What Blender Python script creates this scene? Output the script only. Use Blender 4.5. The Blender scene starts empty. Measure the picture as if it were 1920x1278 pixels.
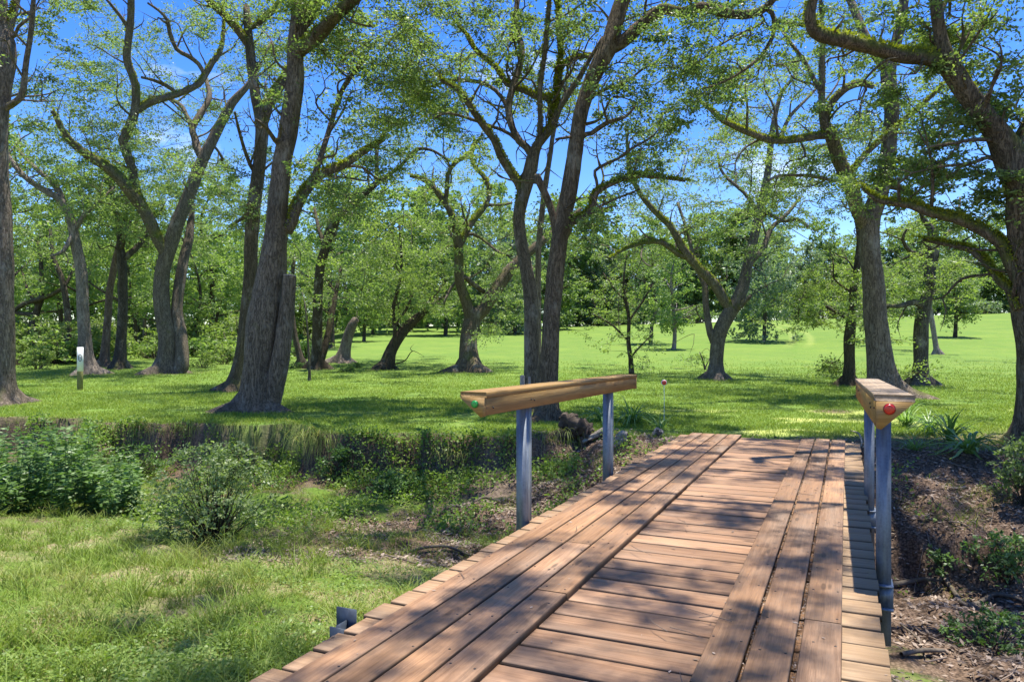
import bpy, math, random
import numpy as np
from mathutils import Vector
S = bpy.context.scene
COL = S.collection
R = math.radians

# ------------------------------------------------------------------ camera, sky, sun, exposure
F = 1400.0            # focal length in photo pixels (photo 1920 x 1278)
CX, HY, CAMZ = 960.0, 636.0, 1.5
cam = bpy.data.cameras.new("camera")
cam.sensor_width = 36.0
cam.lens = 36.0 * F / 1920.0
cam.shift_y = (HY - 639.0) / 1920.0
cam.clip_start = 0.05
cam.clip_end = 2000
camo = bpy.data.objects.new("camera", cam)
COL.objects.link(camo)
camo.location = (0, 0, CAMZ)
camo.rotation_euler = (R(90), 0, 0)
S.camera = camo

SUN_EL, SUN_AZ = 79.5, 56.0          # azimuth from +Y (view direction) towards +X
W = bpy.data.worlds.new("World")
S.world = W
W.use_nodes = True
wn = W.node_tree
wn.nodes.clear()
w_out = wn.nodes.new('ShaderNodeOutputWorld')
w_bg = wn.nodes.new('ShaderNodeBackground')
w_sky = wn.nodes.new('ShaderNodeTexSky')
w_sky.sky_type = 'NISHITA'
w_sky.sun_disc = False
w_sky.sun_elevation = R(SUN_EL)
w_sky.sun_rotation = R(SUN_AZ)
w_sky.air_density = 1.0
w_sky.dust_density = 0.3
w_sky.ozone_density = 4.0
w_bg.inputs['Strength'].default_value = 0.15
w_co = wn.nodes.new('ShaderNodeTexCoord')
w_map = wn.nodes.new('ShaderNodeMapping')
w_map.inputs['Scale'].default_value = (2.2, 2.2, 6.0)
w_map.inputs['Location'].default_value = (0.4, 1.3, 0.1)
w_ns = wn.nodes.new('ShaderNodeTexNoise')
w_ns.inputs['Scale'].default_value = 1.6
w_ns.inputs['Detail'].default_value = 7
w_ns.inputs['Roughness'].default_value = 0.62
w_rp = wn.nodes.new('ShaderNodeValToRGB')
w_rp.color_ramp.elements[0].position = 0.58
w_rp.color_ramp.elements[1].position = 0.74
w_rp.color_ramp.elements[1].color = (0.85, 0.85, 0.85, 1)
w_mx = wn.nodes.new('ShaderNodeMixRGB')
w_mx.inputs['Color2'].default_value = (3.6, 4.0, 4.6, 1)
w_hs = wn.nodes.new('ShaderNodeHueSaturation')
w_hs.inputs['Saturation'].default_value = 1.36
w_hs.inputs['Hue'].default_value = 0.518
w_hs.inputs['Value'].default_value = 0.68
L = wn.links.new
L(w_co.outputs['Generated'], w_map.inputs['Vector'])
L(w_map.outputs[0], w_ns.inputs['Vector'])
L(w_ns.outputs['Fac'], w_rp.inputs['Fac'])
L(w_sky.outputs[0], w_hs.inputs['Color'])
L(w_hs.outputs[0], w_mx.inputs['Color1'])
L(w_rp.outputs['Color'], w_mx.inputs['Fac'])
L(w_mx.outputs[0], w_bg.inputs['Color'])
L(w_bg.outputs[0], w_out.inputs['Surface'])

sun = bpy.data.lights.new("sun", 'SUN')
sun.energy = 4.1
sun.angle = R(0.53)
sun.color = (1.0, 0.955, 0.87)
suno = bpy.data.objects.new("sun", sun)
COL.objects.link(suno)
sdir = Vector((math.sin(R(SUN_AZ)) * math.cos(R(SUN_EL)), math.cos(R(SUN_AZ)) * math.cos(R(SUN_EL)), math.sin(R(SUN_EL))))
suno.rotation_euler = sdir.to_track_quat('Z', 'Y').to_euler()
suno.location = (0, 0, 60)

S.view_settings.view_transform = 'Standard'
S.view_settings.look = 'None'
S.view_settings.gamma = 1.0
S.view_settings.use_curve_mapping = False
S.view_settings.exposure = 1.42
S.render.engine = 'CYCLES'
S.cycles.max_bounces = 7
S.cycles.diffuse_bounces = 4
S.cycles.transmission_bounces = 3
S.cycles.use_denoising = True

# ------------------------------------------------------------------ helpers
def rng(seed):
    return np.random.default_rng(seed)

def _h(ix, iy, s):
    n = (ix * 374761393 + iy * 668265263 + s * 974634777) & 0xffffffff
    n = ((n ^ (n >> 13)) * 1274126177) & 0xffffffff
    return ((n ^ (n >> 16)) & 0xffff) / 65535.0

def vnoise(x, y, s=0):
    x = np.asarray(x, float); y = np.asarray(y, float)
    ix = np.floor(x).astype(np.int64); iy = np.floor(y).astype(np.int64)
    fx = x - ix; fy = y - iy
    fx = fx * fx * (3 - 2 * fx); fy = fy * fy * (3 - 2 * fy)
    a = _h(ix, iy, s); b = _h(ix + 1, iy, s); c = _h(ix, iy + 1, s); d = _h(ix + 1, iy + 1, s)
    return (a * (1 - fx) + b * fx) * (1 - fy) + (c * (1 - fx) + d * fx) * fy

def fbm(x, y, s=0, o=4):
    v = 0; a = .5; t = 0
    for i in range(o):
        v = v + a * vnoise(x * 2 ** i, y * 2 ** i, s + i * 17); t += a; a *= .5
    return v / t          # 0..1

def sstep(a, b, x):
    t = np.clip((x - a) / (b - a), 0, 1)
    return t * t * (3 - 2 * t)

def at(px, py, Y):
    return np.array([(px - CX) / F * Y, Y, CAMZ + (HY - py) / F * Y])

def tag(o, label=None, cat=None, group=None, kind=None):
    if label: o['label'] = label
    if cat: o['category'] = cat
    if group: o['group'] = group
    if kind: o['kind'] = kind
    return o

def empty(name, loc, label, cat, group=None):
    o = bpy.data.objects.new(name, None)
    o.empty_display_size = .2
    COL.objects.link(o)
    o.location = loc
    return tag(o, label, cat, group)

def build(name, V, faces, mat, parent=None, smooth=False, attrs=None, loc=None):
    """V (n,3); faces: list of int arrays (m,k). One mesh object."""
    V = np.asarray(V, np.float32)
    me = bpy.data.meshes.new(name)
    faces = [np.asarray(f, np.int32) for f in faces if len(f)]
    loops = np.concatenate([f.ravel() for f in faces])
    tot = np.concatenate([np.full(len(f), f.shape[1], np.int32) for f in faces])
    start = np.concatenate([[0], np.cumsum(tot)[:-1]]).astype(np.int32)
    me.vertices.add(len(V)); me.vertices.foreach_set('co', V.ravel())
    me.loops.add(len(loops)); me.loops.foreach_set('vertex_index', loops)
    me.polygons.add(len(tot)); me.polygons.foreach_set('loop_start', start)
    me.polygons.foreach_set('loop_total', tot)
    if smooth:
        me.polygons.foreach_set('use_smooth', np.ones(len(tot), bool))
    for k, a in (attrs or {}).items():
        a = np.asarray(a, np.float32)
        if a.ndim == 1:
            at_ = me.attributes.new(k, 'FLOAT', 'POINT'); at_.data.foreach_set('value', a)
        else:
            at_ = me.attributes.new(k, 'FLOAT_VECTOR', 'POINT'); at_.data.foreach_set('vector', a.ravel())
    me.update(calc_edges=True)
    me.validate()
    for m in (mat if isinstance(mat, (list, tuple)) else [mat]):
        me.materials.append(m)
    o = bpy.data.objects.new(name, me)
    COL.objects.link(o)
    if parent is not None: o.parent = parent
    if loc is not None: o.location = loc
    return o

class MB:
    """collects pieces into one mesh"""
    def __init__(s): s.V = []; s.Q = []; s.T = []; s.A = {}; s.n = 0
    def add(s, V, quads=None, tris=None, **attrs):
        V = np.asarray(V, float)
        if quads is not None and len(quads): s.Q.append(np.asarray(quads) + s.n)
        if tris is not None and len(tris): s.T.append(np.asarray(tris) + s.n)
        for k, a in attrs.items():
            a = np.asarray(a, float)
            if a.ndim == 0: a = np.full(len(V), float(a))
            s.A.setdefault(k, []).append(a)
        s.V.append(V); s.n += len(V)
    def build(s, name, mat, parent=None, smooth=False, off=None, loc=None):
        V = np.concatenate(s.V)
        if off is not None: V = V - np.asarray(off)
        f = []
        if s.Q: f.append(np.concatenate(s.Q))
        if s.T: f.append(np.concatenate(s.T))
        A = {k: np.concatenate(a) for k, a in s.A.items()}
        return build(name, V, f, mat, parent, smooth, A, loc)

def crom(P, step):
    """Catmull-Rom resample of P (n,k); the first three columns are metres"""
    P = np.asarray(P, float)
    if len(P) < 2: return P
    Q = np.vstack([2 * P[0] - P[1], P, 2 * P[-1] - P[-2]])
    out = []
    for i in range(1, len(Q) - 2):
        n = max(2, int(np.linalg.norm(Q[i + 1, :3] - Q[i, :3]) / step))
        t = np.linspace(0, 1, n, endpoint=False)[:, None]
        a, b, c, d = Q[i - 1], Q[i], Q[i + 1], Q[i + 2]
        out.append(.5 * ((2 * b) + (c - a) * t + (2 * a - 5 * b + 4 * c - d) * t ** 2 + (3 * b - a - 3 * c + d) * t ** 3))
    out.append(P[-1:])
    return np.vstack(out)

def tube(mb, P, r, n=8, seed=0, rough=.0, flare=0., cap=True, **attrs):
    """tube round centre line P (m,3) with radii r (m,)"""
    P = np.asarray(P, float); r = np.asarray(r, float); m = len(P)
    T = np.gradient(P, axis=0); T /= np.linalg.norm(T, axis=1)[:, None] + 1e-9
    up = np.array([1., 0, 0]) if abs(T[0, 0]) < .8 else np.array([0, 1., 0])
    N = np.empty_like(P); nn = up - T[0] * up.dot(T[0]); nn /= np.linalg.norm(nn); N[0] = nn
    for i in range(1, m):
        nn = N[i - 1] - T[i] * N[i - 1].dot(T[i]); N[i] = nn / (np.linalg.norm(nn) + 1e-9)
    B = np.cross(T, N)
    ang = np.linspace(0, 2 * np.pi, n, endpoint=False)
    s = np.concatenate([[0], np.cumsum(np.linalg.norm(np.diff(P, axis=0), axis=1))])
    rr = np.repeat(r[:, None], n, 1)
    if rough:
        A = np.cos(ang)[None] * 1.6 + 10; Bq = np.sin(ang)[None] * 1.6 + s[:, None] / (r.mean() * 4 + .01) * .8
        rr = rr * (1 + rough * 2 * (fbm(A + 0 * Bq, Bq, seed, 3) - .5))
    if flare:
        h = P[:, 2] - P[0, 2]
        ph = seed * 1.7
        lob = np.clip(.35 + .55 * np.cos(3 * ang + ph) + .4 * np.cos(5 * ang + 2.3 * ph), .06, 1.2)
        rr = rr * (1 + flare * np.exp(-np.maximum(h - .33, -.05) / (.24 * max(.5, r[0] * 2)))[:, None] * lob[None])
    V = P[:, None] + rr[..., None] * (N[:, None] * np.cos(ang)[None, :, None] + B[:, None] * np.sin(ang)[None, :, None])
    i = np.arange(m - 1)[:, None] * n; j = np.arange(n)[None]; k = (j + 1) % n
    q = np.stack([i + j, i + k, i + n + k, i + n + j], -1).reshape(-1, 4)
    V = V.reshape(-1, 3)
    t = None
    if cap:
        V = np.vstack([V, P[-1:] + T[-1:] * r[-1] * .4]); c = m * n
        t = np.stack([(m - 1) * n + np.arange(n), (m - 1) * n + (np.arange(n) + 1) % n, np.full(n, c)], -1)
    at2 = {k_: (np.append(np.repeat(v, n, 0), v[-1:]) if cap else np.repeat(v, n, 0)) if np.ndim(v) == 1 else v for k_, v in attrs.items()}
    mb.add(V, q, t, **at2)

def unit(v): return v / (np.linalg.norm(v, axis=-1, keepdims=True) + 1e-9)

def leaves(mb, P, D, Ln, Wd, g, rnd=None, fold=.18, upbias=.6):
    """rhombic leaf quads: base P, direction D, length, width"""
    n = len(P); D = unit(D)
    nr = unit(g.normal(size=(n, 3)) + np.array([0, 0, upbias]))
    Sd = unit(np.cross(D, nr)); U = np.cross(Sd, D)
    Ln = np.broadcast_to(Ln, (n,))[:, None]; Wd = np.broadcast_to(Wd, (n,))[:, None]
    m = P + D * Ln * .5 + U * Ln * fold * -.5
    V = np.stack([P, m + Sd * Wd * .5 + U * Ln * .1, P + D * Ln, m - Sd * Wd * .5 + U * Ln * .1], 1).reshape(-1, 3)
    q = np.arange(n * 4).reshape(n, 4)
    if rnd is None: rnd = g.random(n)
    mb.add(V, q, rnd=np.repeat(rnd, 4))

def blades(mb, P, H, Wd, lean, g, az=None, rnd=None, seg=2):
    """grass blades: base P, height H, width, lean (horizontal reach as a share of height)"""
    n = len(P)
    if az is None: az = g.random(n) * 2 * np.pi
    d = np.stack([np.cos(az), np.sin(az), 0 * az], 1); s = np.stack([-np.sin(az), np.cos(az), 0 * az], 1)
    fa = g.random(n) * 2 * np.pi      # face direction is independent of the lean
    s = np.stack([np.cos(fa), np.sin(fa), 0 * fa], 1)
    H = np.broadcast_to(H, (n,))[:, None]; Wd = np.broadcast_to(Wd, (n,))[:, None]; lean = np.broadcast_to(lean, (n,))[:, None]
    if rnd is None: rnd = g.random(n)
    up = np.array([0, 0, 1.])
    if seg == 1:
        V = np.stack([P - s * Wd * .5, P + s * Wd * .5, P + up * H + d * H * lean], 1).reshape(-1, 3)
        mb.add(V, None, np.arange(n * 3).reshape(n, 3), rnd=np.repeat(rnd, 3), hh=np.tile([0, 0, 1.], n))
        return
    k = seg; rows = []
    for i in range(k):
        t = i / k
        c = P + up * H * (t - .35 * lean * t * t) + d * H * lean * t * t
        rows += [c - s * Wd * .5 * (1 - .55 * t), c + s * Wd * .5 * (1 - .55 * t)]
    rows.append(P + up * H * (1 - .35 * lean) + d * H * lean)
    V = np.stack(rows, 1); nv = V.shape[1]; V = V.reshape(-1, 3)
    b = (np.arange(n) * nv)[:, None]
    q = np.concatenate([b + np.array([[2 * i, 2 * i + 1, 2 * i + 3, 2 * i + 2]]) for i in range(k - 1)])
    t = b + np.array([[2 * k - 2, 2 * k - 1, 2 * k]])
    hh = np.concatenate([np.repeat(np.arange(k) / k, 2), [1.]])
    mb.add(V, q, t, rnd=np.repeat(rnd, nv), hh=np.tile(hh, n))

# ------------------------------------------------------------------ materials
class NT:
    def __init__(s, name):
        s.m = bpy.data.materials.new(name); s.m.use_nodes = True
        s.t = s.m.node_tree; s.t.nodes.clear()
        s.out = s.t.nodes.new('ShaderNodeOutputMaterial')
        s.p = s.t.nodes.new('ShaderNodeBsdfPrincipled')
        s.t.links.new(s.p.outputs[0], s.out.inputs['Surface'])
    def n(s, kind): return s.t.nodes.new(kind)
    def l(s, a, b): s.t.links.new(a, b)
    def setin(s, sock, v):
        if isinstance(v, bpy.types.NodeSocket): s.l(v, sock)
        else: sock.default_value = v
    def pos(s): return s.n('ShaderNodeNewGeometry').outputs['Position']
    def obj(s): return s.n('ShaderNodeTexCoord').outputs['Object']
    def normal(s): return s.n('ShaderNodeNewGeometry').outputs['Normal']
    def attr(s, name, out='Fac'):
        a = s.n('ShaderNodeAttribute'); a.attribute_name = name; return a.outputs[out]
    def map(s, v, scale=(1, 1, 1)):
        m = s.n('ShaderNodeMapping'); s.l(v, m.inputs['Vector']); m.inputs['Scale'].default_value = scale; return m.outputs[0]
    def noise(s, v, scale, detail=3, rough=.55, dist=0):
        a = s.n('ShaderNodeTexNoise'); s.l(v, a.inputs['Vector'])
        a.inputs['Scale'].default_value = scale; a.inputs['Detail'].default_value = detail
        a.inputs['Roughness'].default_value = rough; a.inputs['Distortion'].default_value = dist
        return a.outputs['Fac']
    def voro(s, v, scale, feat='F1'):
        a = s.n('ShaderNodeTexVoronoi'); s.l(v, a.inputs['Vector']); a.inputs['Scale'].default_value = scale
        a.feature = feat
        return a.outputs['Distance']
    def ramp(s, f, *st):
        r = s.n('ShaderNodeValToRGB'); s.l(f, r.inputs['Fac']); e = r.color_ramp.elements
        while len(e) < len(st): e.new(.5)
        for i, (p, c) in enumerate(st):
            e[i].position = p
            e[i].color = tuple(c) + (1,) if isinstance(c, (tuple, list)) else (c, c, c, 1)
        return r.outputs['Color']
    def mix(s, f, a, b, mode='MIX'):
        m = s.n('ShaderNodeMixRGB'); m.blend_type = mode
        s.setin(m.inputs['Fac'], f)
        s.setin(m.inputs['Color1'], a if isinstance(a, bpy.types.NodeSocket) else tuple(a) + (1,))
        s.setin(m.inputs['Color2'], b if isinstance(b, bpy.types.NodeSocket) else tuple(b) + (1,))
        return m.outputs[0]
    def math(s, op, a, b=0., c=None):
        m = s.n('ShaderNodeMath'); m.operation = op
        s.setin(m.inputs[0], a); s.setin(m.inputs[1], b)
        if c is not None: s.setin(m.inputs[2], c)
        return m.outputs[0]
    def sep(s, v, i):
        x = s.n('ShaderNodeSeparateXYZ'); s.l(v, x.inputs[0]); return x.outputs[i]
    def bump(s, h, strength=.5, dist=.02):
        b = s.n('ShaderNodeBump'); s.l(h, b.inputs['Height']); b.inputs['Strength'].default_value = strength
        b.inputs['Distance'].default_value = dist; s.l(b.outputs[0], s.p.inputs['Normal'])
    def col(s, c): s.setin(s.p.inputs['Base Color'], c if isinstance(c, bpy.types.NodeSocket) else tuple(c) + (1,))
    def set(s, rough=.7, spec=.3, metal=0.):
        s.setin(s.p.inputs['Roughness'], rough); s.p.inputs['Specular IOR Level'].default_value = spec
        s.p.inputs['Metallic'].default_value = metal
        return s.m

def leaf_mat(name, dark, mid, light, trans=.35, rough=.45, tcol=None):
    a = NT(name); r = a.attr('rnd')
    c = a.ramp(r, (0., dark), (.5, mid), (1., light))
    nz = a.noise(a.pos(), .9, 2)
    c = a.mix(nz, c, a.mix(.45, c, light))
    a.col(c); a.set(rough, .35)
    tr = a.n('ShaderNodeBsdfTranslucent')
    a.l(a.mix(1., c, tcol or (1.3, 1.5, .62), 'MULTIPLY'), tr.inputs['Color'])
    ms = a.n('ShaderNodeMixShader'); ms.inputs[0].default_value = trans
    a.l(a.p.outputs[0], ms.inputs[1]); a.l(tr.outputs[0], ms.inputs[2]); a.l(ms.outputs[0], a.out.inputs['Surface'])
    return a.m

def bark_mat(name, c1, c2, moss=(.12, .13, .022), mossamt=.5, lichen=.25):
    a = NT(name); p = a.pos()
    st = a.map(p, (1, 1, .17))
    n1 = a.noise(st, 22, 6, .7, 1.2); n2 = a.noise(p, 1.3, 3); n3 = a.noise(p, 26, 5, .75)
    rid = a.math('ABSOLUTE', a.math('SUBTRACT', a.noise(st, 13, 4, .6, 1.6), .5))
    base = a.ramp(a.math('ADD', a.math('MULTIPLY', n1, .55), a.math('MULTIPLY', n3, .45)), (.34, c1), (.64, c2))
    crack = a.ramp(rid, (0., .42), (.07, 1.))
    base = a.mix(1., base, crack, 'MULTIPLY')
    li = a.ramp(a.noise(p, 3.2, 5, .7), (.58, 0.), (.7, 1.))
    base = a.mix(a.math('MULTIPLY', li, lichen), base, (.42, .41, .36))
    oi = a.n('ShaderNodeObjectInfo').outputs['Random']
    hs = a.n('ShaderNodeHueSaturation'); a.l(base, hs.inputs['Color'])
    a.l(a.math('MULTIPLY_ADD', oi, .5, .75), hs.inputs['Value']); a.l(a.math('MULTIPLY_ADD', oi, -.5, 1.25), hs.inputs['Saturation'])
    base = hs.outputs[0]
    bl = a.ramp(a.noise(a.map(p, (1, 1, .6)), 1.9, 5, .7), (.56, 0.), (.66, 1.))
    base = a.mix(a.math('MULTIPLY', bl, .45), base, (.40, .36, .29))
    dk = a.ramp(a.noise(a.map(p, (1, 1, .3)), 1.1, 4, .65), (.52, 0.), (.7, 1.))
    base = a.mix(a.math('MULTIPLY', dk, .5), base, (c1[0] * .7, c1[1] * .72, c1[2] * .7))
    up = a.sep(a.normal(), 2)
    mm = a.math('ADD', a.math('MULTIPLY', up, .55), a.math('MULTIPLY', a.math('SUBTRACT', n2, .5), 2.4))
    mm = a.math('ADD', mm, a.math('MULTIPLY', a.attr('moss'), 1.0))
    mk = a.ramp(a.math('ADD', mm, mossamt - .75), (.05, 0.), (.55, 1.))
    mc = a.ramp(a.noise(p, 30, 3), (.3, (moss[0] * .55, moss[1] * .6, moss[2])), (.7, (moss[0] * 1.5, moss[1] * 1.5, moss[2] * 1.3)))
    a.col(a.mix(mk, base, mc))
    h = a.math('ADD', a.math('ADD', a.math('MULTIPLY', crack, .55), a.math('MULTIPLY', n1, .7)), a.math('MULTIPLY', n3, .5))
    a.bump(h, .9, .035)
    return a.set(.9, .15)

M = {}
M['leaf'] = leaf_mat('oak_leaf', (.07, .108, .04), (.14, .20, .07), (.26, .31, .115), .5)
M['leaf_dark'] = leaf_mat('dark_oak_leaf', (.06, .095, .042), (.12, .18, .068), (.22, .275, .105), .48)
M['leaf_light'] = leaf_mat('bright_leaf', (.08, .125, .035), (.15, .21, .06), (.27, .32, .10), .48)
M['leaf_wood'] = leaf_mat('woodland_leaf', (.085, .135, .045), (.165, .24, .075), (.29, .36, .12), .48)
M['leaf_far'] = leaf_mat('far_leaf', (.075, .125, .05), (.135, .20, .08), (.22, .28, .11), .42)
M['leaf_silver'] = leaf_mat('silver_leaf', (.09, .135, .08), (.155, .215, .125), (.25, .31, .19), .38)
M['fern'] = leaf_mat('branch_fern', (.12, .145, .016), (.23, .26, .026), (.38, .38, .045), .4)
M['weed'] = leaf_mat('weed_leaf', (.04, .085, .022), (.08, .155, .038), (.17, .26, .08), .35)
M['bush_leaf'] = leaf_mat('bush_leaf', (.06, .10, .036), (.13, .19, .065), (.30, .36, .16), .42)
M['clover'] = leaf_mat('clover_leaf', (.085, .15, .026), (.15, .235, .045), (.25, .33, .08), .4)
M['strap'] = leaf_mat('strap_leaf', (.08, .15, .035), (.15, .25, .06), (.28, .38, .13), .4, .35)
M['litter'] = leaf_mat('dry_leaf', (.075, .052, .037), (.17, .122, .088), (.37, .285, .215), .08, .7, (1., .9, .75))
M['bark'] = bark_mat('oak_bark', (.095, .072, .052), (.34, .27, .20), mossamt=.27)
M['bark_mossy'] = bark_mat('mossy_oak_bark', (.07, .054, .036), (.25, .195, .13), mossamt=.43, lichen=.1)
M['bark_pale'] = bark_mat('pale_bark', (.12, .09, .07), (.36, .28, .22), mossamt=.22, lichen=.4)
M['bark_dark'] = bark_mat('dark_bark', (.045, .035, .025), (.16, .13, .09), mossamt=.36, lichen=.12)

def grass_mat(name, root, tip, dry, dryamt):
    a = NT(name); h = a.attr('hh'); r = a.attr('rnd')
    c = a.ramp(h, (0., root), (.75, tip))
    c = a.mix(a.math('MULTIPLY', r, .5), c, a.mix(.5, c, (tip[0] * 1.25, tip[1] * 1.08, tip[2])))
    dm = a.ramp(a.noise(a.pos(), 1.1, 4, .6), (.5, 0.), (.72, 1.))
    dm2 = a.ramp(r, (.72, 0.), (.9, 1.))
    c = a.mix(a.math('MULTIPLY', a.math('MAXIMUM', dm, dm2), dryamt), c, dry)
    a.col(c); a.set(.55, .25)
    tr = a.n('ShaderNodeBsdfTranslucent')
    a.l(a.mix(1., c, (1.35, 1.3, .6), 'MULTIPLY'), tr.inputs['Color'])
    ms = a.n('ShaderNodeMixShader'); ms.inputs[0].default_value = .35
    a.l(a.p.outputs[0], ms.inputs[1]); a.l(tr.outputs[0], ms.inputs[2]); a.l(ms.outputs[0], a.out.inputs['Surface'])
    return a.m
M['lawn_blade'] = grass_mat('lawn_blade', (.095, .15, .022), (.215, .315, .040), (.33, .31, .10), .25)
M['rough_blade'] = grass_mat('rough_blade', (.085, .14, .024), (.20, .29, .045), (.42, .36, .15), .6)
M['dry_blade'] = grass_mat('dry_blade', (.10, .085, .035), (.26, .24, .085), (.40, .33, .19), .8)

def ground_mat():
    a = NT('ground_cover'); p = a.pos()
    big = a.noise(p, .35, 4, .6); fine = a.noise(p, 14, 5, .7); mid = a.noise(p, 2.6, 4, .6)
    lawn = a.ramp(fine, (.28, (.085, .15, .026)), (.72, (.14, .225, .038)))
    lawn = a.mix(a.math('MULTIPLY', a.ramp(big, (.4, 0.), (.65, 1.)), .5), lawn, a.mix(.5, lawn, (.28, .33, .055)))
    stk = a.noise(a.map(p, (.12, .9, 1)), 1.1, 5, .65)
    lawn = a.mix(a.ramp(stk, (.40, .0), (.66, .75)), lawn, (.115, .175, .035))
    lawn = a.mix(a.math('MINIMUM', a.math('MULTIPLY', a.attr('worn'), .5), .85), lawn, (.36, .38, .11))
    lawn = a.mix(a.ramp(mid, (.56, 0.), (.78, .6)), lawn, (.25, .25, .075))
    lawn = a.mix(a.ramp(a.noise(p, .9, 5, .7), (.5, 0.), (.68, .55)), lawn, (.085, .155, .035))
    soil = a.ramp(a.noise(p, 22, 6, .7), (.3, (.05, .036, .025)), (.7, (.19, .145, .105)))
    lit = a.ramp(a.voro(p, 38), (.0, (.22, .155, .11)), (.5, (.12, .08, .053)), (.8, (.05, .035, .025)))
    grn = a.ramp(fine, (.3, (.05, .085, .015)), (.7, (.13, .20, .03)))
    straw = a.ramp(a.noise(p, 30, 4, .7), (.3, (.15, .125, .06)), (.7, (.32, .275, .15)))
    c = a.mix(a.attr('litter'), soil, lit)
    gm = a.ramp(a.math('ADD', a.math('MULTIPLY', mid, 1.), a.math('SUBTRACT', a.attr('green'), .5)), (.42, 0.), (.6, 1.))
    c = a.mix(gm, c, grn)
    sm = a.math('MULTIPLY', a.attr('straw'), a.ramp(a.noise(p, 1.4, 4, .65), (.42, 0.), (.62, 1.)))
    c = a.mix(sm, c, straw)
    c = a.mix(a.attr('lawn'), c, lawn)
    a.col(c)
    a.bump(a.math('ADD', fine, a.math('MULTIPLY', mid, .6)), .55, .05)
    return a.set(.95, .1)
M['ground'] = ground_mat()

def wood_mat(name, c1, c2, grey, greyamt=.5, edge=.75):
    """grain runs along the first component of the gc attribute"""
    a = NT(name); g = a.attr('gc', 'Vector'); r = a.attr('rnd')
    gr = a.noise(a.map(g, (1.2, 26, 26)), 1.6, 6, .6, .6)
    fine = a.noise(a.map(g, (6, 160, 160)), 1., 3, .6)
    base = a.ramp(gr, (.28, c1), (.7, c2))
    hs = a.n('ShaderNodeHueSaturation')
    a.l(base, hs.inputs['Color'])
    a.l(a.math('MULTIPLY_ADD', r, .5, .74), hs.inputs['Value'])
    hs.inputs['Saturation'].default_value = 1.0
    base = hs.outputs[0]
    st = a.ramp(a.noise(a.map(g, (.9, 2.2, 2.2)), 2.3, 5, .62), (.46, 0.), (.70, 1.))
    base = a.mix(a.math('MULTIPLY', st, greyamt), base, grey)
    kn = a.ramp(a.voro(a.map(g, (1.6, 7, 7)), 1.), (.0, 1.), (.085, 1.), (.14, 0.))
    base = a.mix(a.math('MULTIPLY', kn, .75), base, (.07, .038, .02))
    base = a.mix(a.math('MULTIPLY', a.ramp(fine, (.35, 1.), (.5, 0.)), .28), base, (.08, .05, .03))
    base = a.mix(a.math('MULTIPLY', a.attr('tan'), .75), base, a.ramp(gr, (.28, (.215, .14, .07)), (.7, (.36, .25, .14))))
    base = a.mix(a.math('MULTIPLY', a.attr('edge'), edge), base, (.06, .043, .024))  # weathered side faces, darkened further so shade between boards is painted in
    a.col(base)
    a.bump(a.math('ADD', gr, fine), .35, .006)
    return a.set(.62, .3)
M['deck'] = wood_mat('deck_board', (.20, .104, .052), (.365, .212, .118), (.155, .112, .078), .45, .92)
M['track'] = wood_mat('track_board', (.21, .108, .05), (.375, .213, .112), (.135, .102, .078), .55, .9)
M['rail'] = wood_mat('rail_board', (.26, .145, .042), (.43, .265, .092), (.22, .14, .06), .3, .1)
M['rail_top'] = wood_mat('rail_top_board', (.24, .165, .10), (.40, .30, .20), (.2, .16, .12), .4, .1)

def galv():
    a = NT('galvanised_steel'); p = a.pos()
    n = a.noise(a.map(p, (1, 1, .4)), 11, 5, .65); v = a.voro(p, 60)
    st = a.noise(a.map(p, (1, 1, .08)), 40, 4, .6)
    c = a.ramp(a.math('ADD', a.math('MULTIPLY', n, .6), a.math('MULTIPLY', st, .4)), (.36, (.085, .10, .115)), (.64, (.25, .275, .295)))
    c = a.mix(a.math('MULTIPLY', v, .25), c, (.34, .38, .42))
    a.col(c); a.bump(n, .12, .004)
    return a.set(a.ramp(n, (.3, .42), (.7, .65)), .5, .55)
M['galv'] = galv()
def plain(name, c, rough=.6, spec=.3, metal=0., var=.25, scale=25):
    a = NT(name); n = a.noise(a.pos(), scale, 4, .65)
    a.col(a.ramp(n, (.3, tuple(x * (1 - var) for x in c)), (.7, tuple(min(1, x * (1 + var)) for x in c))))
    a.bump(n, .25, .004)
    return a.set(rough, spec, metal)
M['bracket_steel'] = plain('bracket_steel', (.055, .07, .09), .6, .4, .3)
M['steel_dark'] = plain('girder_steel', (.06, .065, .068), .6, .4, .3)
M['nail'] = plain('nail_head', (.035, .028, .024), .5, .5, .4)
M['green'] = plain('green_reflector', (.02, .36, .05), .25, .6, 0, .2, 160)
M['green_rim'] = plain('green_rim', (.01, .15, .025), .35, .5)
M['red'] = plain('red_reflector', (.62, .022, .008), .25, .6, 0, .3, 160)
M['red_rim'] = plain('red_rim', (.26, .012, .008), .35, .5)
M['white'] = plain('white_board', (.74, .74, .70), .6, .3, 0, .06)
M['ink'] = plain('mark_paint', (.16, .15, .15), .7, .2, 0, .1)
M['post_wood'] = plain('treated_post', (.20, .19, .07), .85, .2)
M['grey_wood'] = plain('weathered_wood', (.27, .23, .18), .9, .15, 0, .4)
M['burnt'] = plain('rotten_wood', (.075, .058, .043), .95, .1, 0, .6, 9)
M['log_end'] = plain('log_end_wood', (.33, .20, .13), .9, .1, 0, .4, 12)
M['stick'] = plain('dead_branch', (.12, .098, .073), .9, .15, 0, .45, 12)
M['pale_cut'] = plain('cut_wood', (.45, .32, .2), .8, .2, 0, .3, 14)

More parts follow.
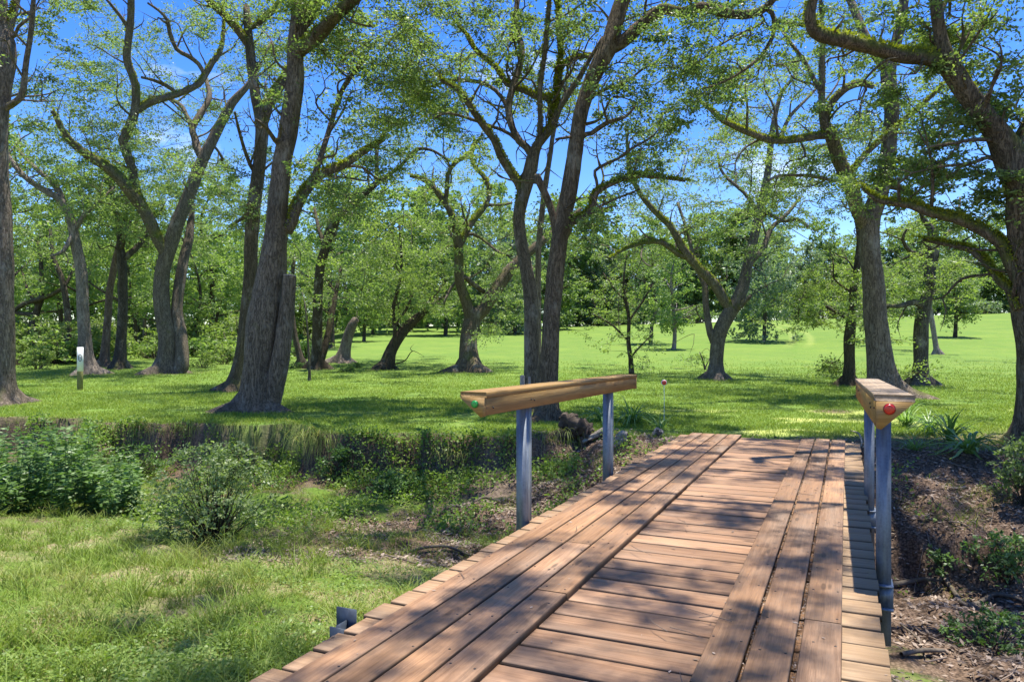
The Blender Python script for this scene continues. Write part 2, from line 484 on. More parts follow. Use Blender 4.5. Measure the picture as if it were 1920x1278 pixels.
# ------------------------------------------------------------------ terrain
LX = np.array([-80, -30, -16, -10.3, -7, -4.5, -2.4, -.5, 2, 4, 7, 12, 30, 80.])
LY = np.array([32, 20.5, 16.6, 15.2, 14.2, 13.6, 12.75, 12.2, 12.15, 11.6, 10.4, 9.3, 6, -4.])
ZY = np.array([-50, 12, 16, 25, 34, 50, 80, 108, 125, 160, 900.])
ZZ = np.array([-.1, -.1, -.06, -.05, .10, .62, 1.9, 3.35, 3.75, 3.8, 3.8])
QL = np.array([-40, -12, -9.2, -8, -6, -4, -2.5, -.9, -.24, -.08, 0.])
ZL = np.array([-.2, -.22, -.28, -.36, -.6, -.88, -1.02, -.96, -.82, -.24, -.1])
QR = np.array([-40, -12, -8, -6, -4.4, -3.2, -2.85, -2.5, -1.3, -.3, 0])
ZR = np.array([-.4, -.5, -.72, -.9, -1.12, -1.35, -1.2, -.75, -.38, -.12, -.08])

def lip(X): return np.interp(X, LX, LY) + 1.0 * (fbm(np.asarray(X) * .9, np.zeros_like(X) + 3.3, 5, 4) - .5) + .5 * (fbm(np.asarray(X) * 2.6, np.zeros_like(X) + 8.3, 15, 3) - .5)
def terrain(X, Y):
    X = np.asarray(X, float); Y = np.asarray(Y, float)
    q = (Y - lip(X)) * .95
    a = X / np.maximum(Y, 5.)
    z = np.interp(Y, ZY, ZZ) + sstep(38, 110, Y) * np.clip((a - .08) / .58, 0, 1.3) * 1.95
    z = z + .05 * (fbm(X * .35, Y * .35, 11, 3) - .5) * sstep(0, 2, q) + .22 * (fbm(X * 1.3, Y * .8, 13, 3) - .55) * sstep(1.4, .1, q) * sstep(5, 2, abs(X - .0) * .6)
    z = np.where(X < -4, z - sstep(38, 80, Y) * np.clip((-a - .22) / .15, 0, 1) * np.maximum(z - .3, 0) * .8, z)
    w = sstep(-1.6, 2.4, X)
    qn = q + (.30 + .55 * sstep(.45, .7, fbm(X * .6, Y * .1, 29, 2))) * (fbm(X * 1.7, Y * 1.7, 23, 3) - .5) * sstep(-7, -.5, q)
    sl = sstep(.44, .58, fbm(X * .75 + 2, np.zeros_like(X) + 4.4, 41, 3)) * (1 - .6 * sstep(-3, -4, X) * sstep(-6, -5, X))
    left = np.interp(qn, QL, ZL) * (1 - sl) + np.interp(qn + .25 * (fbm(X * 2.6, Y * 2.6, 43, 3) - .5), [-40, -12, -9.2, -8, -6, -4, -2.4, -1.2, -.5, 0], [-.2, -.22, -.28, -.36, -.6, -.88, -1., -.72, -.30, -.1]) * sl
    low = left * (1 - w) + np.interp(qn, QR, ZR) * w
    low = low + .26 * (fbm(X * 1.8, Y * 1.8, 31, 5) - .5) * sstep(0, -.4, q) + .05 * (fbm(X * 9, Y * 9, 37, 3) - .5) * sstep(0, -.3, q)
    return np.where(q < 0, np.minimum(low, z + .02), z)

def hit(px, py):
    """ground point seen at a photo pixel"""
    Y = np.concatenate([np.arange(2, 30, .03), np.arange(30, 400, .3)])
    X = (px - CX) / F * Y; Z = CAMZ + (HY - py) / F * Y
    k = np.nonzero(Z < terrain(X, Y))[0]
    i = k[0] if len(k) else len(Y) - 1
    return np.array([X[i], Y[i], float(terrain(X[i], Y[i]))])

UX, UY, VX, VY = .4093, .9124, .9124, -.4093      # bridge axes: u along, v to the right
def br(s, t, z=0.): return np.array([s * UX + t * VX, s * UY + t * VY, z])
def br_st(X, Y): return X * UX + Y * UY, X * VX + Y * VY

rows = np.concatenate([np.arange(-8, 2.5, .25), np.arange(2.5, 16.5, .045), 16.5 * 1.017 ** np.arange(0, 200)])
cols = np.sinh(np.linspace(-2.2, 2.2, 640)) / math.sinh(2.2) * 1.55
gy = np.repeat(rows[:, None], len(cols), 1)
gx = cols[None] * (np.maximum(rows, 0)[:, None] + 9)
gz = terrain(gx, gy)
gq = (gy - lip(gx)) * .95
nsz = fbm(gx * 1.3, gy * 1.3, 61, 4)
lawn_m = sstep(-.05, .25, gq + .5 * (nsz - .5))
rgt = sstep(1.5, 3.5, gx)
litter_m = np.clip(rgt + sstep(.42, .6, fbm(gx * .8, gy * .8, 71, 3)) * sstep(-6, -3, gq) + sstep(-3., -2., gx) * sstep(7.3, 8., gy) * sstep(11, 10, gy) + sstep(-.2, .6, gx), 0, 1) * sstep(.3, -.3, gq)
# bare leaf-covered ground behind the far right of the bridge
bare = sstep(3.4, 4.4, gx) * sstep(12.6, 11.2, gy - .25 * (gx - 4)) * sstep(-.5, .3, gq)
for bx_, by_, br_ in ((481, 770, 1.0), (441, 733, .8), (322, 700, 1.7), (6, 757, 1.0), (163, 702, 1.1), (595, 692, 1.0), (722, 692, 1.0), (879, 697, 1.3), (1010, 784, 1.0), (1341, 710, .9), (1658, 745, .9), (1726, 722, .9), (1960, 836, 1.6), (1592, 722, .6), (1560, 770, .6)):
    hb = hit(bx_, by_); dd_ = np.hypot(gx - hb[0], (gy - hb[1])) + .9 * (fbm(gx * 1.2, gy * 1.2, 151, 3) - .5)
    bare = np.maximum(bare, .95 * sstep(br_, br_ * .55, dd_))
lawn_m = lawn_m * (1 - .85 * bare); litter_m = np.maximum(litter_m, bare * .9)
green_m = np.clip(.55 - .4 * sstep(-.2, .6, gx) * sstep(9.6, 10.4, gy) - .5 * sstep(-3., -2., gx) * sstep(7.3, 8., gy) * sstep(11, 10, gy) - .55 * sstep(-1.3, -.7, gq) * sstep(.2, -.1, gq) - .35 * rgt + .25 * sstep(-4, -8, gq), 0, 1)
worn_m = 1.6 * sstep(.52, .66, fbm(gx * .7 + 9, gy * 1.1, 131, 3)) * sstep(1.5, 3.2, gx) * sstep(12.2, 12.8, gy) * sstep(18, 15.5, gy)
for off_ in (0., 1.5):                # two faint vehicle tracks over the field
    cx_ = 22.5 + off_ + .42 * (gy - 60) - .0042 * (gy - 60) ** 2
    worn_m = np.maximum(worn_m, .5 * sstep(.45, .15, abs(gx - cx_)) * sstep(50, 62, gy) * sstep(112, 98, gy))
straw_m = sstep(-3.6, -5.4, gq) * (1 - rgt) * 1.3
ids = np.arange(gx.size).reshape(gx.shape)
gf = np.stack([ids[:-1, :-1], ids[:-1, 1:], ids[1:, 1:], ids[1:, :-1]], -1).reshape(-1, 4)
ground = build('ground', np.stack([gx, gy, gz], -1).reshape(-1, 3), [gf], M['ground'], smooth=True,
               attrs=dict(worn=worn_m.ravel(), lawn=lawn_m.ravel(), litter=litter_m.ravel(), green=green_m.ravel(), straw=straw_m.ravel()))
tag(ground, kind='structure')

# ------------------------------------------------------------------ bridge
def board(mb, p0, p1, wdir, w, th, g, ch=.004, up=np.array([0, 0, 1.]), tan=0.):
    """chamfered plank from p0 to p1 (top centre line), width along wdir, thickness th below"""
    p0 = np.asarray(p0, float); p1 = np.asarray(p1, float); wdir = unit(np.asarray(wdir, float)); up = unit(np.asarray(up, float))
    h = w / 2
    prof = [(-h, -th), (-h, -ch), (-h + ch, 0), (h - ch, 0), (h, -ch), (h, -th)]
    n = len(prof); V = []; G = []
    ln = np.linalg.norm(p1 - p0); off = g.random(3) * 40
    for e, p in ((0, p0), (1, p1)):
        for a, b in prof:
            V.append(p + wdir * a + up * b); G.append((e * ln + off[0], a + off[1], b + off[2]))
    q = [[i, (i + 1) % n, n + (i + 1) % n, n + i] for i in range(n)]
    caps = [[0, 1, 4, 5], [1, 2, 3, 4], [n + 5, n + 4, n + 1, n], [n + 4, n + 3, n + 2, n + 1]]
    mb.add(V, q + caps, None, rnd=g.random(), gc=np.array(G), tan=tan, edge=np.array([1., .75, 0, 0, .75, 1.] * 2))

def disc(mb, c, nrm, r, th, n=14, dome=0.):
    nrm = unit(np.asarray(nrm, float)); a = np.array([0, 0, 1.]) if abs(nrm[2]) < .9 else np.array([1., 0, 0])
    x = unit(np.cross(nrm, a)); y = np.cross(nrm, x)
    t = np.linspace(0, 2 * np.pi, n, endpoint=False)
    ring = np.cos(t)[:, None] * x + np.sin(t)[:, None] * y
    V = np.vstack([c + ring * r, c + ring * r + nrm * th, c + ring * r * .75 + nrm * (th + dome * .7), [c + nrm * (th + dome)]])
    j = np.arange(n); k = (j + 1) % n
    q = np.vstack([np.stack([j, k, n + k, n + j], 1), np.stack([n + j, n + k, 2 * n + k, 2 * n + j], 1)])
    mb.add(V, q, np.stack([2 * n + j, 2 * n + k, np.full(n, 3 * n)], 1))

def box(mb, c, ax, ay, az, sx, sy, sz, ch=.0):
    c = np.asarray(c, float); ax, ay, az = (np.asarray(v, float) for v in (ax, ay, az))
    V = [c + ax * sx / 2 * i + ay * sy / 2 * j + az * sz / 2 * k for k in (-1, 1) for j in (-1, 1) for i in (-1, 1)]
    mb.add(V, [[0, 2, 3, 1], [4, 5, 7, 6], [0, 1, 5, 4], [2, 6, 7, 3], [0, 4, 6, 2], [1, 3, 7, 5]])

U3, V3, Z3 = np.array([UX, UY, 0]), np.array([VX, VY, 0]), np.array([0, 0, 1.])
DL, DR, S0, S1 = -2.446, .175, -2.2, 12.16
bridge = empty('wooden_bridge', br(5, -1.1, -.1), 'reddish brown plank bridge with two raised wheel tracks over the creek', 'bridge')
boff = np.array(bridge.location)
g = rng(3)
mb = MB(); s = S0
while s < S1 - .1:
    w = .209 + g.normal() * .002
    gap = .023 + abs(g.normal()) * .005
    zt = -.042 + g.normal() * .0016
    tl = DL + g.normal() * .012 - (.012 if g.random() < .25 else 0); tr_ = DR + g.normal() * .006
    ss = s + w / 2
    sk = g.normal() * .0035
    zr = zt + g.normal() * .002
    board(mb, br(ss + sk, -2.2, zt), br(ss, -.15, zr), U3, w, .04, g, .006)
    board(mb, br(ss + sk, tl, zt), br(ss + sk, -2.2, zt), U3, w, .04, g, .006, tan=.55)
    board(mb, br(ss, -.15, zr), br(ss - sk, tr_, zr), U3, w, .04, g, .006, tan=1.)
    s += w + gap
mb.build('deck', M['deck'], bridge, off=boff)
for edges in ([-2.29, -2.108, -1.908, -1.708, -1.505], [-.642, -.436, -.222, -.012]):
    mb = MB(); nb = MB()
    for i in range(len(edges) - 1):
        s = S0 - g.random() * 3
        e0, e1 = edges[i], edges[i + 1]; gp = .0065 + .003 * g.random()
        if edges[0] > -1: gp += .004
        while s < S1:
            ln = 3.05 if g.random() < .4 else 3.66
            a, b = max(s, S0), min(s + ln - .004, S1 + .02 + g.normal() * .03)
            if S1 - b < .6: b = S1 + .02 + g.normal() * .025
            j = g.normal(size=2) * .002
            zt = g.normal() * .0012
            if b > a + .05:
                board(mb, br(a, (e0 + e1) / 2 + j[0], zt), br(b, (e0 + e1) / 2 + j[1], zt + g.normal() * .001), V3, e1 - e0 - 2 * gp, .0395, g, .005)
                sn = a + .06
                while sn < b:
                    for dt in (-.062, .062):
                        c = br(sn + g.normal() * .012, (e0 + e1) / 2 + dt + g.normal() * .008, zt - .001)
                        if g.random() < .8: disc(nb, c, Z3, .0068, .0022, 8, .0008)
                    sn += .468
            s = b + .004
            if s >= S1 - .05: break
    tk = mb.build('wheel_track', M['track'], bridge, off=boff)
    nb.build('nails', M['nail'], tk, off=boff)
mb = MB()
for t in (DL + .10, DR - .10, -1.13):
    for dz, ww, hh in ((-.10, .16, .016), (-.28, .016, .34), (-.46, .16, .016)):
        box(mb, br(5., t, dz), U3, V3, Z3, 14.3, ww, hh)
mb.build('girder', M['steel_dark'], bridge, off=boff)

def post_mb(s, t, zt, zb):
    """I-section steel post"""
    mb = MB()
    for dx in (-.052, .052):
        box(mb, br(s + dx, t, (zt + zb) / 2), U3, V3, Z3, .009, .092, zt - zb)
    box(mb, br(s, t + (.040 if t < -1 else -.040), (zt + zb) / 2), U3, V3, Z3, .095, .007, zt - zb - .004)
    return mb
TLP, TRP = DL - .058, DR + .058
SN, SF = 5.83, 8.28
for (s, t, zt, zb) in ((SN, TLP, .93, -.62), (SF, TLP, .90, -.62), (SN, TRP, .93, -.62), (SF, TRP - .03, .92, -.62)):
    p = post_mb(s, t, zt, zb).build('guard_post', M['galv'], bridge, off=boff)
    q = MB(); sg = 1 if t > -1 else -1
    box(q, br(s, t, -.20), U3, V3, Z3, .20, .118, .012); box(q, br(s, t, -.36), U3, V3, Z3, .20, .118, .012)
    box(q, br(s - .062, t, -.28), U3, V3, Z3, .010, .118, .146)
    q.build('bracket', M['galv'], p, off=boff)
# stub of a missing post on the left side
mb = MB(); sb = 3.35
box(mb, br(sb - .05, TLP - .01, -.16), U3, V3, Z3, .010, .10, .20); box(mb, br(sb + .055, TLP - .03, -.075), U3, V3, Z3, .010, .13, .17)
box(mb, br(sb, TLP - .02, -.15), U3, V3, Z3, .095, .007, .2); box(mb, br(sb - .09, TLP - .03, -.14), U3, V3, Z3, .08, .09, .010)
box(mb, br(sb - .13, TLP - .03, -.18), U3, V3, Z3, .010, .10, .08)
box(mb, br(sb + .1, TLP - .01, -.20), U3, V3, Z3, .012, .1, .12)
for k in range(3): disc(mb, br(sb - .10, TLP - .06 + .035 * k, -.135), Z3, .011, .014, 6)
mb.build('post_bracket', M['bracket_steel'], bridge, off=boff)

def rail(side, s0, s1, tin, z0, z1, wtop, dp, rim, lens, rr_=.036, dt=0.):
    """triangular guard beam: flat cap board, inner face board, end boards; side +1 lies right of the deck"""
    g = rng(40 + side)
    tout = tin + side * wtop
    def P(s, t, dz):
        k = (s - s0) / (s1 - s0); return br(s, t + dt * k, z0 + (z1 - z0) * k + dz)
    mb = MB()
    tc = (tin + tout) / 2
    board(mb, P(s0, tin + side * .018, -.042), P(s1, tin + side * .018, -.042), V3, .036, dp - .042, g, .003)
    # sloping outer board closing the triangle
    n = unit(np.cross(U3, (P(s0, tout, -.045) - P(s0, tin, -dp))))
    V = [P(s0, tout - side * .02, -.043), P(s0, tin + side * .037, -dp + .02), P(s0, tin + side * .037, -dp + .045), P(s0, tout - side * .06, -.043),
         P(s1, tout - side * .02, -.043), P(s1, tin + side * .037, -dp + .02), P(s1, tin + side * .037, -dp + .045), P(s1, tout - side * .06, -.043)]
    mb.add(V, [[0, 1, 5, 4], [3, 2, 6, 7], [0, 3, 7, 4], [1, 2, 6, 5], [0, 1, 2, 3], [4, 5, 6, 7]], rnd=.4, tan=0., edge=0.,
           gc=np.array([(0, 0, 3), (0, .2, 3), (0, .2, 3), (0, 0, 3), (3, 0, 3), (3, .2, 3), (3, .2, 3), (3, 0, 3)]))
    rl = mb.build('guard_rail', M['rail'], bridge, off=boff)
    bt = MB()
    for sb_ in (SN - .03, SN + .04, SF - .03, SF + .04, s0 + .12, s1 - .12):
        disc(bt, P(sb_, tin - side * .0005, -.075 - .05 * g.random()), -side * V3, .0075, .005, 10, .002)
    bt.build('bolts', M['nail'], rl, off=boff)
    mb = MB()
    board(mb, P(s0 - .012, tc - side * .004, 0), P(s1, tc - side * .004, 0), V3, wtop + .012, .040, g, .003)
    mb.build('cap_board', M['rail_top'] if side > 0 else M['rail'], rl, off=boff)
    for s in (s0, s1):
        e = MB(); d = -.030 if s == s0 else .030
        pts = [P(s, tin + side * .002, -.0415), P(s, tout, -.0415), P(s, tin + side * .03, -dp - .012), P(s, tin + side * .002, -dp - .006)]
        V = pts + [p + U3 * d for p in pts]
        G = [((p - pts[0]).dot(V3) , p[2], 7.) for p in V]
        e.add(V, [[0, 1, 2, 3], [4, 5, 6, 7], [0, 1, 5, 4], [1, 2, 6, 5], [2, 3, 7, 6], [3, 0, 4, 7]], rnd=.55, tan=0., edge=0., gc=np.array(G) * [1, 1, 1] + [s * 3, 0, 0])
        e.build('end_board', M['rail'], rl, off=boff)
    a = MB(); c = P(s0 - .031, tin + side * .075, -.088)
    disc(a, c, -U3, rr_, .008, 24, 0.)
    b = MB(); disc(b, c - U3 * .0085, -U3, rr_ * .82, .004, 24, .002)
    ro = a.build('reflector', rim, rl, off=boff); b.build('lens', lens, ro, off=boff)
rail(-1, 4.94, 9.24, DL + .02, 1.111, 1.056, .205, .172, M['green_rim'], M['green'], .029)
rail(1, 5.22, 9.1, DR - .01, 1.155, 1.07, .216, .205, M['red_rim'], M['red'], .036, -.075)

# ------------------------------------------------------------------ trees traced limb by limb
def clump(mb, c, Rr, n, Ln, g, tw=None, flat=.42):
    """a spray: several twigs from c, leaves set alternately along each twig and its side shoots"""
    k = max(4, int(n / 18))
    D = unit(g.normal(size=(k, 3)) * np.array([1, 1, flat]) + np.array([0, 0, .08]))
    L_ = Rr * (.45 + .75 * g.random(k)); O = g.normal(size=(k, 3)) * Rr * .16 * np.array([1, 1, .5])
    i = g.integers(0, k, n); t = .12 + .9 * g.random(n) ** .8
    S_ = unit(np.cross(D, g.normal(size=(k, 3)) * .35 + np.array([0, 0, 1.])))
    sg = np.where(g.random(n) < .5, -1., 1.)[:, None]; off = g.random(n) ** 1.5 * .34
    P = c + O[i] + D[i] * (L_[i] * t)[:, None] + S_[i] * sg * (L_[i] * off * (1.15 - .6 * t))[:, None] + g.normal(size=(n, 3)) * Rr * .035
    P[:, 2] -= .2 * L_[i] * t ** 2
    d = D[i] * .7 + S_[i] * sg * .8 + g.normal(size=(n, 3)) * .38 + np.array([0, 0, -.12])
    l = Ln * (.65 + .6 * g.random(n))
    base = .25 + .5 * g.random()
    leaves(mb, P, d, l, l * .52, g, np.clip(base + g.normal(size=n) * .2, 0, 1), upbias=1.0)
    if tw is not None:
        for j in range(0, k, 2):
            a = c + O[j] * .6; e = c + O[j] + D[j] * L_[j] * .9 - np.array([0, 0, .16 * L_[j]])
            tube(tw, np.stack([c, (a + e) / 2, e]), np.array([.007, .005, .002]) * max(.7, Rr / .6), 4, moss=0.)

def oak(label, limbs, fol, bark='bark', leaf='leaf', seed=1, leafsize=.085, per=150, cr=.42, spread=.1, fern=(), stub=None, name='oak_tree', cat='tree', world_limbs=(), world_clumps=(), base=None, group=None, flare=1.7, top=0):
    """limbs: (points (x, y, width px), depth change m); fol: (x, y, rx, ry, count[, depth shift]) in photo pixels at the tree's own distance"""
    g = rng(seed)
    b0 = limbs[0][0][0]
    B = hit(b0[0], b0[1]) if base is None else np.asarray(base, float)
    Y0 = B[1]
    root = empty(name, B, label, cat, group)
    tm = MB(); cm = MB(); full = []; fm = MB()
    for li, (pts, dep) in enumerate(limbs):
        pts = np.asarray(pts, float); n = len(pts)
        if li == 0: Ys = Y0
        else:
            A = np.vstack(full); ax_ = CX + A[:, 0] / A[:, 1] * F; ay_ = HY - (A[:, 2] - CAMZ) / A[:, 1] * F
            bi = ((ax_ - pts[0, 0]) ** 2 + (ay_ - pts[0, 1]) ** 2 - .3 * (A[:, 3] / A[:, 1] * F) ** 2).argmin()
            Ys = A[bi, 1]; par = A[bi]
            # step back along the parent so that the fork leaves at a natural angle
            bk_ = max(0, bi - int(3 + A[bi, 3] * 12)) if bi > 8 else bi
            if np.linalg.norm(A[bk_, :3] - A[bi, :3]) < .9: par = A[bk_]
        seg = np.concatenate([[0], np.cumsum(np.hypot(np.diff(pts[:, 0]), np.diff(pts[:, 1])))]); u = seg / seg[-1]
        Yd = Ys + dep * u ** 1.3
        if li == 0: Yd = Y0 + dep * u
        W3 = np.array([at(p[0], p[1], y) for p, y in zip(pts, Yd)])
        rad = pts[:, 2] / 2 * Yd / F
        if li == 0:
            W3 = np.vstack([W3[0] - [0, 0, .35], W3]); rad = np.concatenate([[rad[0]], rad])
        else:
            W3 = np.vstack([par[:3], W3]); rad = np.concatenate([[min(rad[0] * 1.05, par[3] * .9)], rad])
            if np.linalg.norm(W3[1] - W3[0]) < rad[0] * 1.5: W3 = np.delete(W3, 1, 0); rad = np.delete(rad, 1)
        C = crom(np.column_stack([W3, rad]), max(.07, .22 * Y0 / 20))
        rr = np.maximum(C[:, 3], .006)
        m = len(C)
        wob = np.stack([fbm(np.arange(m) * .23 + seed, np.zeros(m) + li * 3.1 + k, 91 + k, 2) - .5 for k in range(3)], 1) * rr[:, None] * .7
        wob *= np.clip(np.arange(m) / (m * (1. if li == 0 else .25)), 0, 1)[:, None]
        Cc = C[:, :3] + wob
        T = np.gradient(Cc, axis=0); T = unit(T)
        mo = np.full(m, .42 if li in fern else 0.) + .25 * (1 - abs(T[:, 2]))
        tube(tm, Cc, rr, 22 if li == 0 else (14 if rr.max() > .12 else 8), seed * 31 + li, .22 if li else .2, flare if li == 0 else 0, moss=mo)
        if li in fern:
            L3 = np.linalg.norm(Cc[-1] - Cc[0]); k = int(L3 * 560 * min(1.2, 14 / Y0 + .3)); i = g.integers(0, m, k); a = g.normal(size=k) * .62
            sd = unit(np.cross(T[i], [0, 0, 1.])); up = unit(np.cross(sd, T[i])); up *= np.where(up[:, 2:] < 0, -1, 1)
            o = sd * np.sin(a)[:, None] + up * np.cos(a)[:, None]
            leaves(fm, Cc[i] + o * rr[i][:, None] * .95 + T[i] * g.normal(size=(k, 1)) * .08, o + g.normal(size=(k, 3)) * .5, .06 * (.6 + .7 * g.random(k)), .026, g)
        full.append(np.column_stack([Cc, rr]))
        if li == 0: skel = [np.column_stack([Cc, rr])[m // 2:]]
        else: skel.append(np.column_stack([Cc, rr]))
    for P in world_limbs:
        C = crom(np.asarray(P, float), .3); tube(tm, C[:, :3], C[:, 3], 10, seed + 7, .2, moss=np.zeros(len(C))); skel.append(C)
    if stub is not None:
        pts, dep = stub
        W3 = np.array([at(p[0], p[1], Y0 + dep) for p in pts]); rad = np.array([p[2] for p in pts]) / 2 * Y0 / F
        C = crom(np.column_stack([W3, rad]), .12)
        tube(tm, C[:, :3], C[:, 3], 14, seed + 5, .2, moss=np.zeros(len(C)), cap=False)
        e = MB(); disc(e, C[-1, :3] - (C[-1, :3] - C[-2, :3]) * .02, C[-1, :3] - C[-2, :3] + np.array([.02, -.05, .02]), C[-1, 3] * .97, .01, 14, .01)
        STUB = e
    # side branches off every limb, each with a few twigs
    if Y0 < 42 and name in ('oak_tree', 'leafy_tree'):
        extra = []
        for C in list(skel):
            Tn = unit(np.gradient(C[:, :3], axis=0)); acc = 0.; nxt = .3 + .5 * g.random(); sc_ = (Y0 / 18) ** .5
            for i in range(1, len(C) - 1):
                acc += np.linalg.norm(C[i, :3] - C[i - 1, :3])
                if acc < nxt or C[i, 3] > .2: continue
                acc = 0.; nxt = (.35 + .5 * g.random()) * sc_
                v = g.normal(size=3); v -= Tn[i] * v.dot(Tn[i]); v = unit(v)
                d = unit(Tn[i] * .55 + v + np.array([0, 0, .3])); ln = (.6 + 1.1 * g.random()) * sc_ * (1. if C[i, 3] > .03 else .6)
                r0 = min(C[i, 3] * .5, .012 + .018 * ln)
                b1 = C[i, :3] + d * ln * .35 + g.normal(size=3) * .08 * ln; b2 = b1 + unit(d + g.normal(size=3) * .5 + [0, 0, .15]) * ln * .35; b3 = b2 + unit(d + g.normal(size=3) * .6) * ln * .4
                E = crom(np.column_stack([np.stack([C[i, :3], b1, b2, b3]), [r0, r0 * .75, r0 * .5, .004]]), .12)
                tube(tm, E[:, :3], E[:, 3], 6, 0, 0., moss=np.full(len(E), .25)); extra.append(E)
                for p in (b1, b2):
                    e = unit(g.normal(size=3) + d * .6 + [0, 0, .2]) * ln * (.25 + .3 * g.random())
                    H_ = crom(np.column_stack([np.stack([p, p + e * .5 + g.normal(size=3) * .05 * ln, p + e]), [r0 * .5, r0 * .35, .003]]), .12)
                    tube(tm, H_[:, :3], H_[:, 3], 5, 0, 0., moss=.1); extra.append(H_)
        skel += extra
    K = np.vstack(skel)
    cs = []
    for f in fol:
        x, y, rx, ry, n = f[:5]; ds = f[5] if len(f) > 5 else 0
        for _ in range(int(n * 1.45 + .5)):
            a = g.random() * 2 * np.pi; q = math.sqrt(g.random())
            Yc = Y0 + ds + (g.normal() + .55) * Y0 * spread
            if Yc < 5: Yc = 5
            cs.append(at(x + rx * q * math.cos(a), y + ry * q * math.sin(a), Y0 + ds) * np.array([1, 0, 1]) + np.array([0, Yc, 0]))
    cs += [np.asarray(c, float) for c in world_clumps]
    for _ in range(top):
        e = skel[int(g.integers(0, min(len(skel), 6)))][-1, :3]; a = g.random() * 6.28; r = 3.6 * math.sqrt(g.random())
        z0 = CAMZ + .4543 * max(e[1], 4) + .7
        p = np.array([e[0] + r * math.cos(a), e[1] + r * math.sin(a), 0]); p[2] = max(e[2] + g.normal() * .8, CAMZ + .4543 * p[1] + .6 + 2.2 * g.random()); cs.append(p)
    if len(cs):
        A = np.array(cs); dm = np.array([np.linalg.norm(K[:, :3] - c, axis=1).min() for c in A])
        cs = [cs[i] for i in np.argsort(dm)]
    for c in cs:
        Rr = cr * (.75 + .6 * g.random()) * (Y0 / 18) ** .5
        d = np.linalg.norm(K[:, :3] - c, axis=1) + np.maximum(K[:, 3] - .12, 0) * 6 + np.where(K[:, 2] > c[2] + .3, .5, 0)
        k = K[d.argmin()]
        a = k[:3]; ln = np.linalg.norm(c - a)
        if ln < 7:
            mid = a + (c - a) * .45 + g.normal(size=3) * .17 * ln + np.array([0, 0, .10 * ln])
            C = crom(np.column_stack([np.stack([a, mid, c]), [min(k[3] * .7, .008 + .009 * ln), .006 + .003 * ln, .004]]), max(.12, ln / 7))
            tube(tm, C[:, :3], C[:, 3], 5, 0, 0., moss=0.)
            K = np.vstack([K, C[1::2]])
        clump(cm, c, Rr * 1.3, int(per * 1.62 * (.5 + 1.0 * g.random() ** 1.3)), leafsize * .9, g, tm if Y0 < 30 else None)
    tr = tm.build('trunk', M[bark], root, True, off=B)
    if stub is not None: STUB.build('cut_face', M['pale_cut'], tr, off=B)
    cr_ = cm.build('crown', M[leaf], root, off=B)
    if fern: fm.build('branch_ferns', M['fern'], root, off=B)
    return root

# big leaning oak left of the middle of the lawn
oak('largest oak on the lawn, thick grey leaning trunk with a sawn-off side stem',
    [([(483, 770, 58), (485, 735, 57), (488, 690, 58), (492, 620, 62), (499, 560, 58), (508, 500, 50), (516, 440, 41), (523, 380, 38), (531, 300, 34), (540, 230, 33), (549, 160, 33), (554, 100, 31), (560, 50, 30), (566, -10, 28), (575, -90, 22), (590, -180, 14)], 0.5),
     ([(557, 100, 26), (580, 82, 27), (602, 64, 27), (630, 34, 25), (662, 2, 23), (700, -45, 18), (760, -110, 12)], -2.0),
     ([(566, 60, 16), (585, 33, 15), (606, -4, 13), (640, -70, 8)], 1.0),
     ([(540, 430, 24), (553, 395, 22), (570, 362, 19), (600, 330, 17), (640, 312, 15), (676, 290, 12), (720, 262, 7)], 1.2),
     ([(572, 362, 13), (587, 335, 12), (601, 297, 11), (618, 240, 10), (635, 185, 10), (655, 148, 9), (690, 105, 6)], 1.8),
     ([(533, 280, 12), (515, 262, 9), (500, 240, 7), (480, 225, 4)], -1.0)],
    [(640, 105, 60, 50, 11, .8), (600, 25, 50, 35, 10), (705, 60, 80, 60, 16, .6), (720, 155, 90, 50, 15, .6), (690, 210, 50, 30, 6), (765, 110, 50, 50, 12), (610, 370, 50, 40, 8), (560, 230, 20, 40, 2), (690, 270, 40, 20, 6), (650, -40, 120, 40, 14), (480, -50, 80, 40, 8)],
    seed=11, top=28, bark='bark', stub=([(503, 775, 34), (513, 730, 36), (522, 690, 35), (530, 640, 33), (537, 580, 28), (541, 545, 25), (543, 517, 24)], -.05), fern=(1, 3), cr=.46)

# its neighbour close behind
oak('dark mossy oak close behind the largest oak, forking into a snapped mossy top',
    [([(441, 733, 36), (447, 700, 30), (455, 660, 27), (464, 580, 26), (469, 520, 25), (473, 430, 25), (480, 350, 24), (487, 280, 23), (489, 230, 24), (480, 180, 19), (473, 120, 17), (468, 70, 16), (463, 12, 12)], .5),
     ([(489, 228, 20), (503, 200, 21), (520, 170, 20), (537, 143, 17), (560, 90, 12), (580, 30, 9), (600, -50, 6)], 2.5),
     ([(463, 90, 14), (450, 62, 14), (432, 43, 13), (412, 22, 12), (392, 2, 11), (360, -40, 8)], -1.2),
     ([(478, 50, 10), (500, 32, 11), (520, 12, 10), (545, -30, 7)], 1.0),
     ([(476, 320, 9), (462, 290, 7), (448, 245, 6), (440, 210, 4)], -1.5),
     ([(476, 390, 9), (455, 410, 7), (430, 425, 6)], 1.0)],
    [(500, 25, 60, 40, 12), (440, 30, 50, 40, 10), (415, -20, 60, 30, 8), (510, 160, 30, 30, 4), (455, 300, 35, 40, 7), (440, 390, 40, 40, 9), (440, 230, 25, 20, 3)],
    seed=12, top=18, bark='bark_mossy', fern=(1, 2, 3), cr=.44)

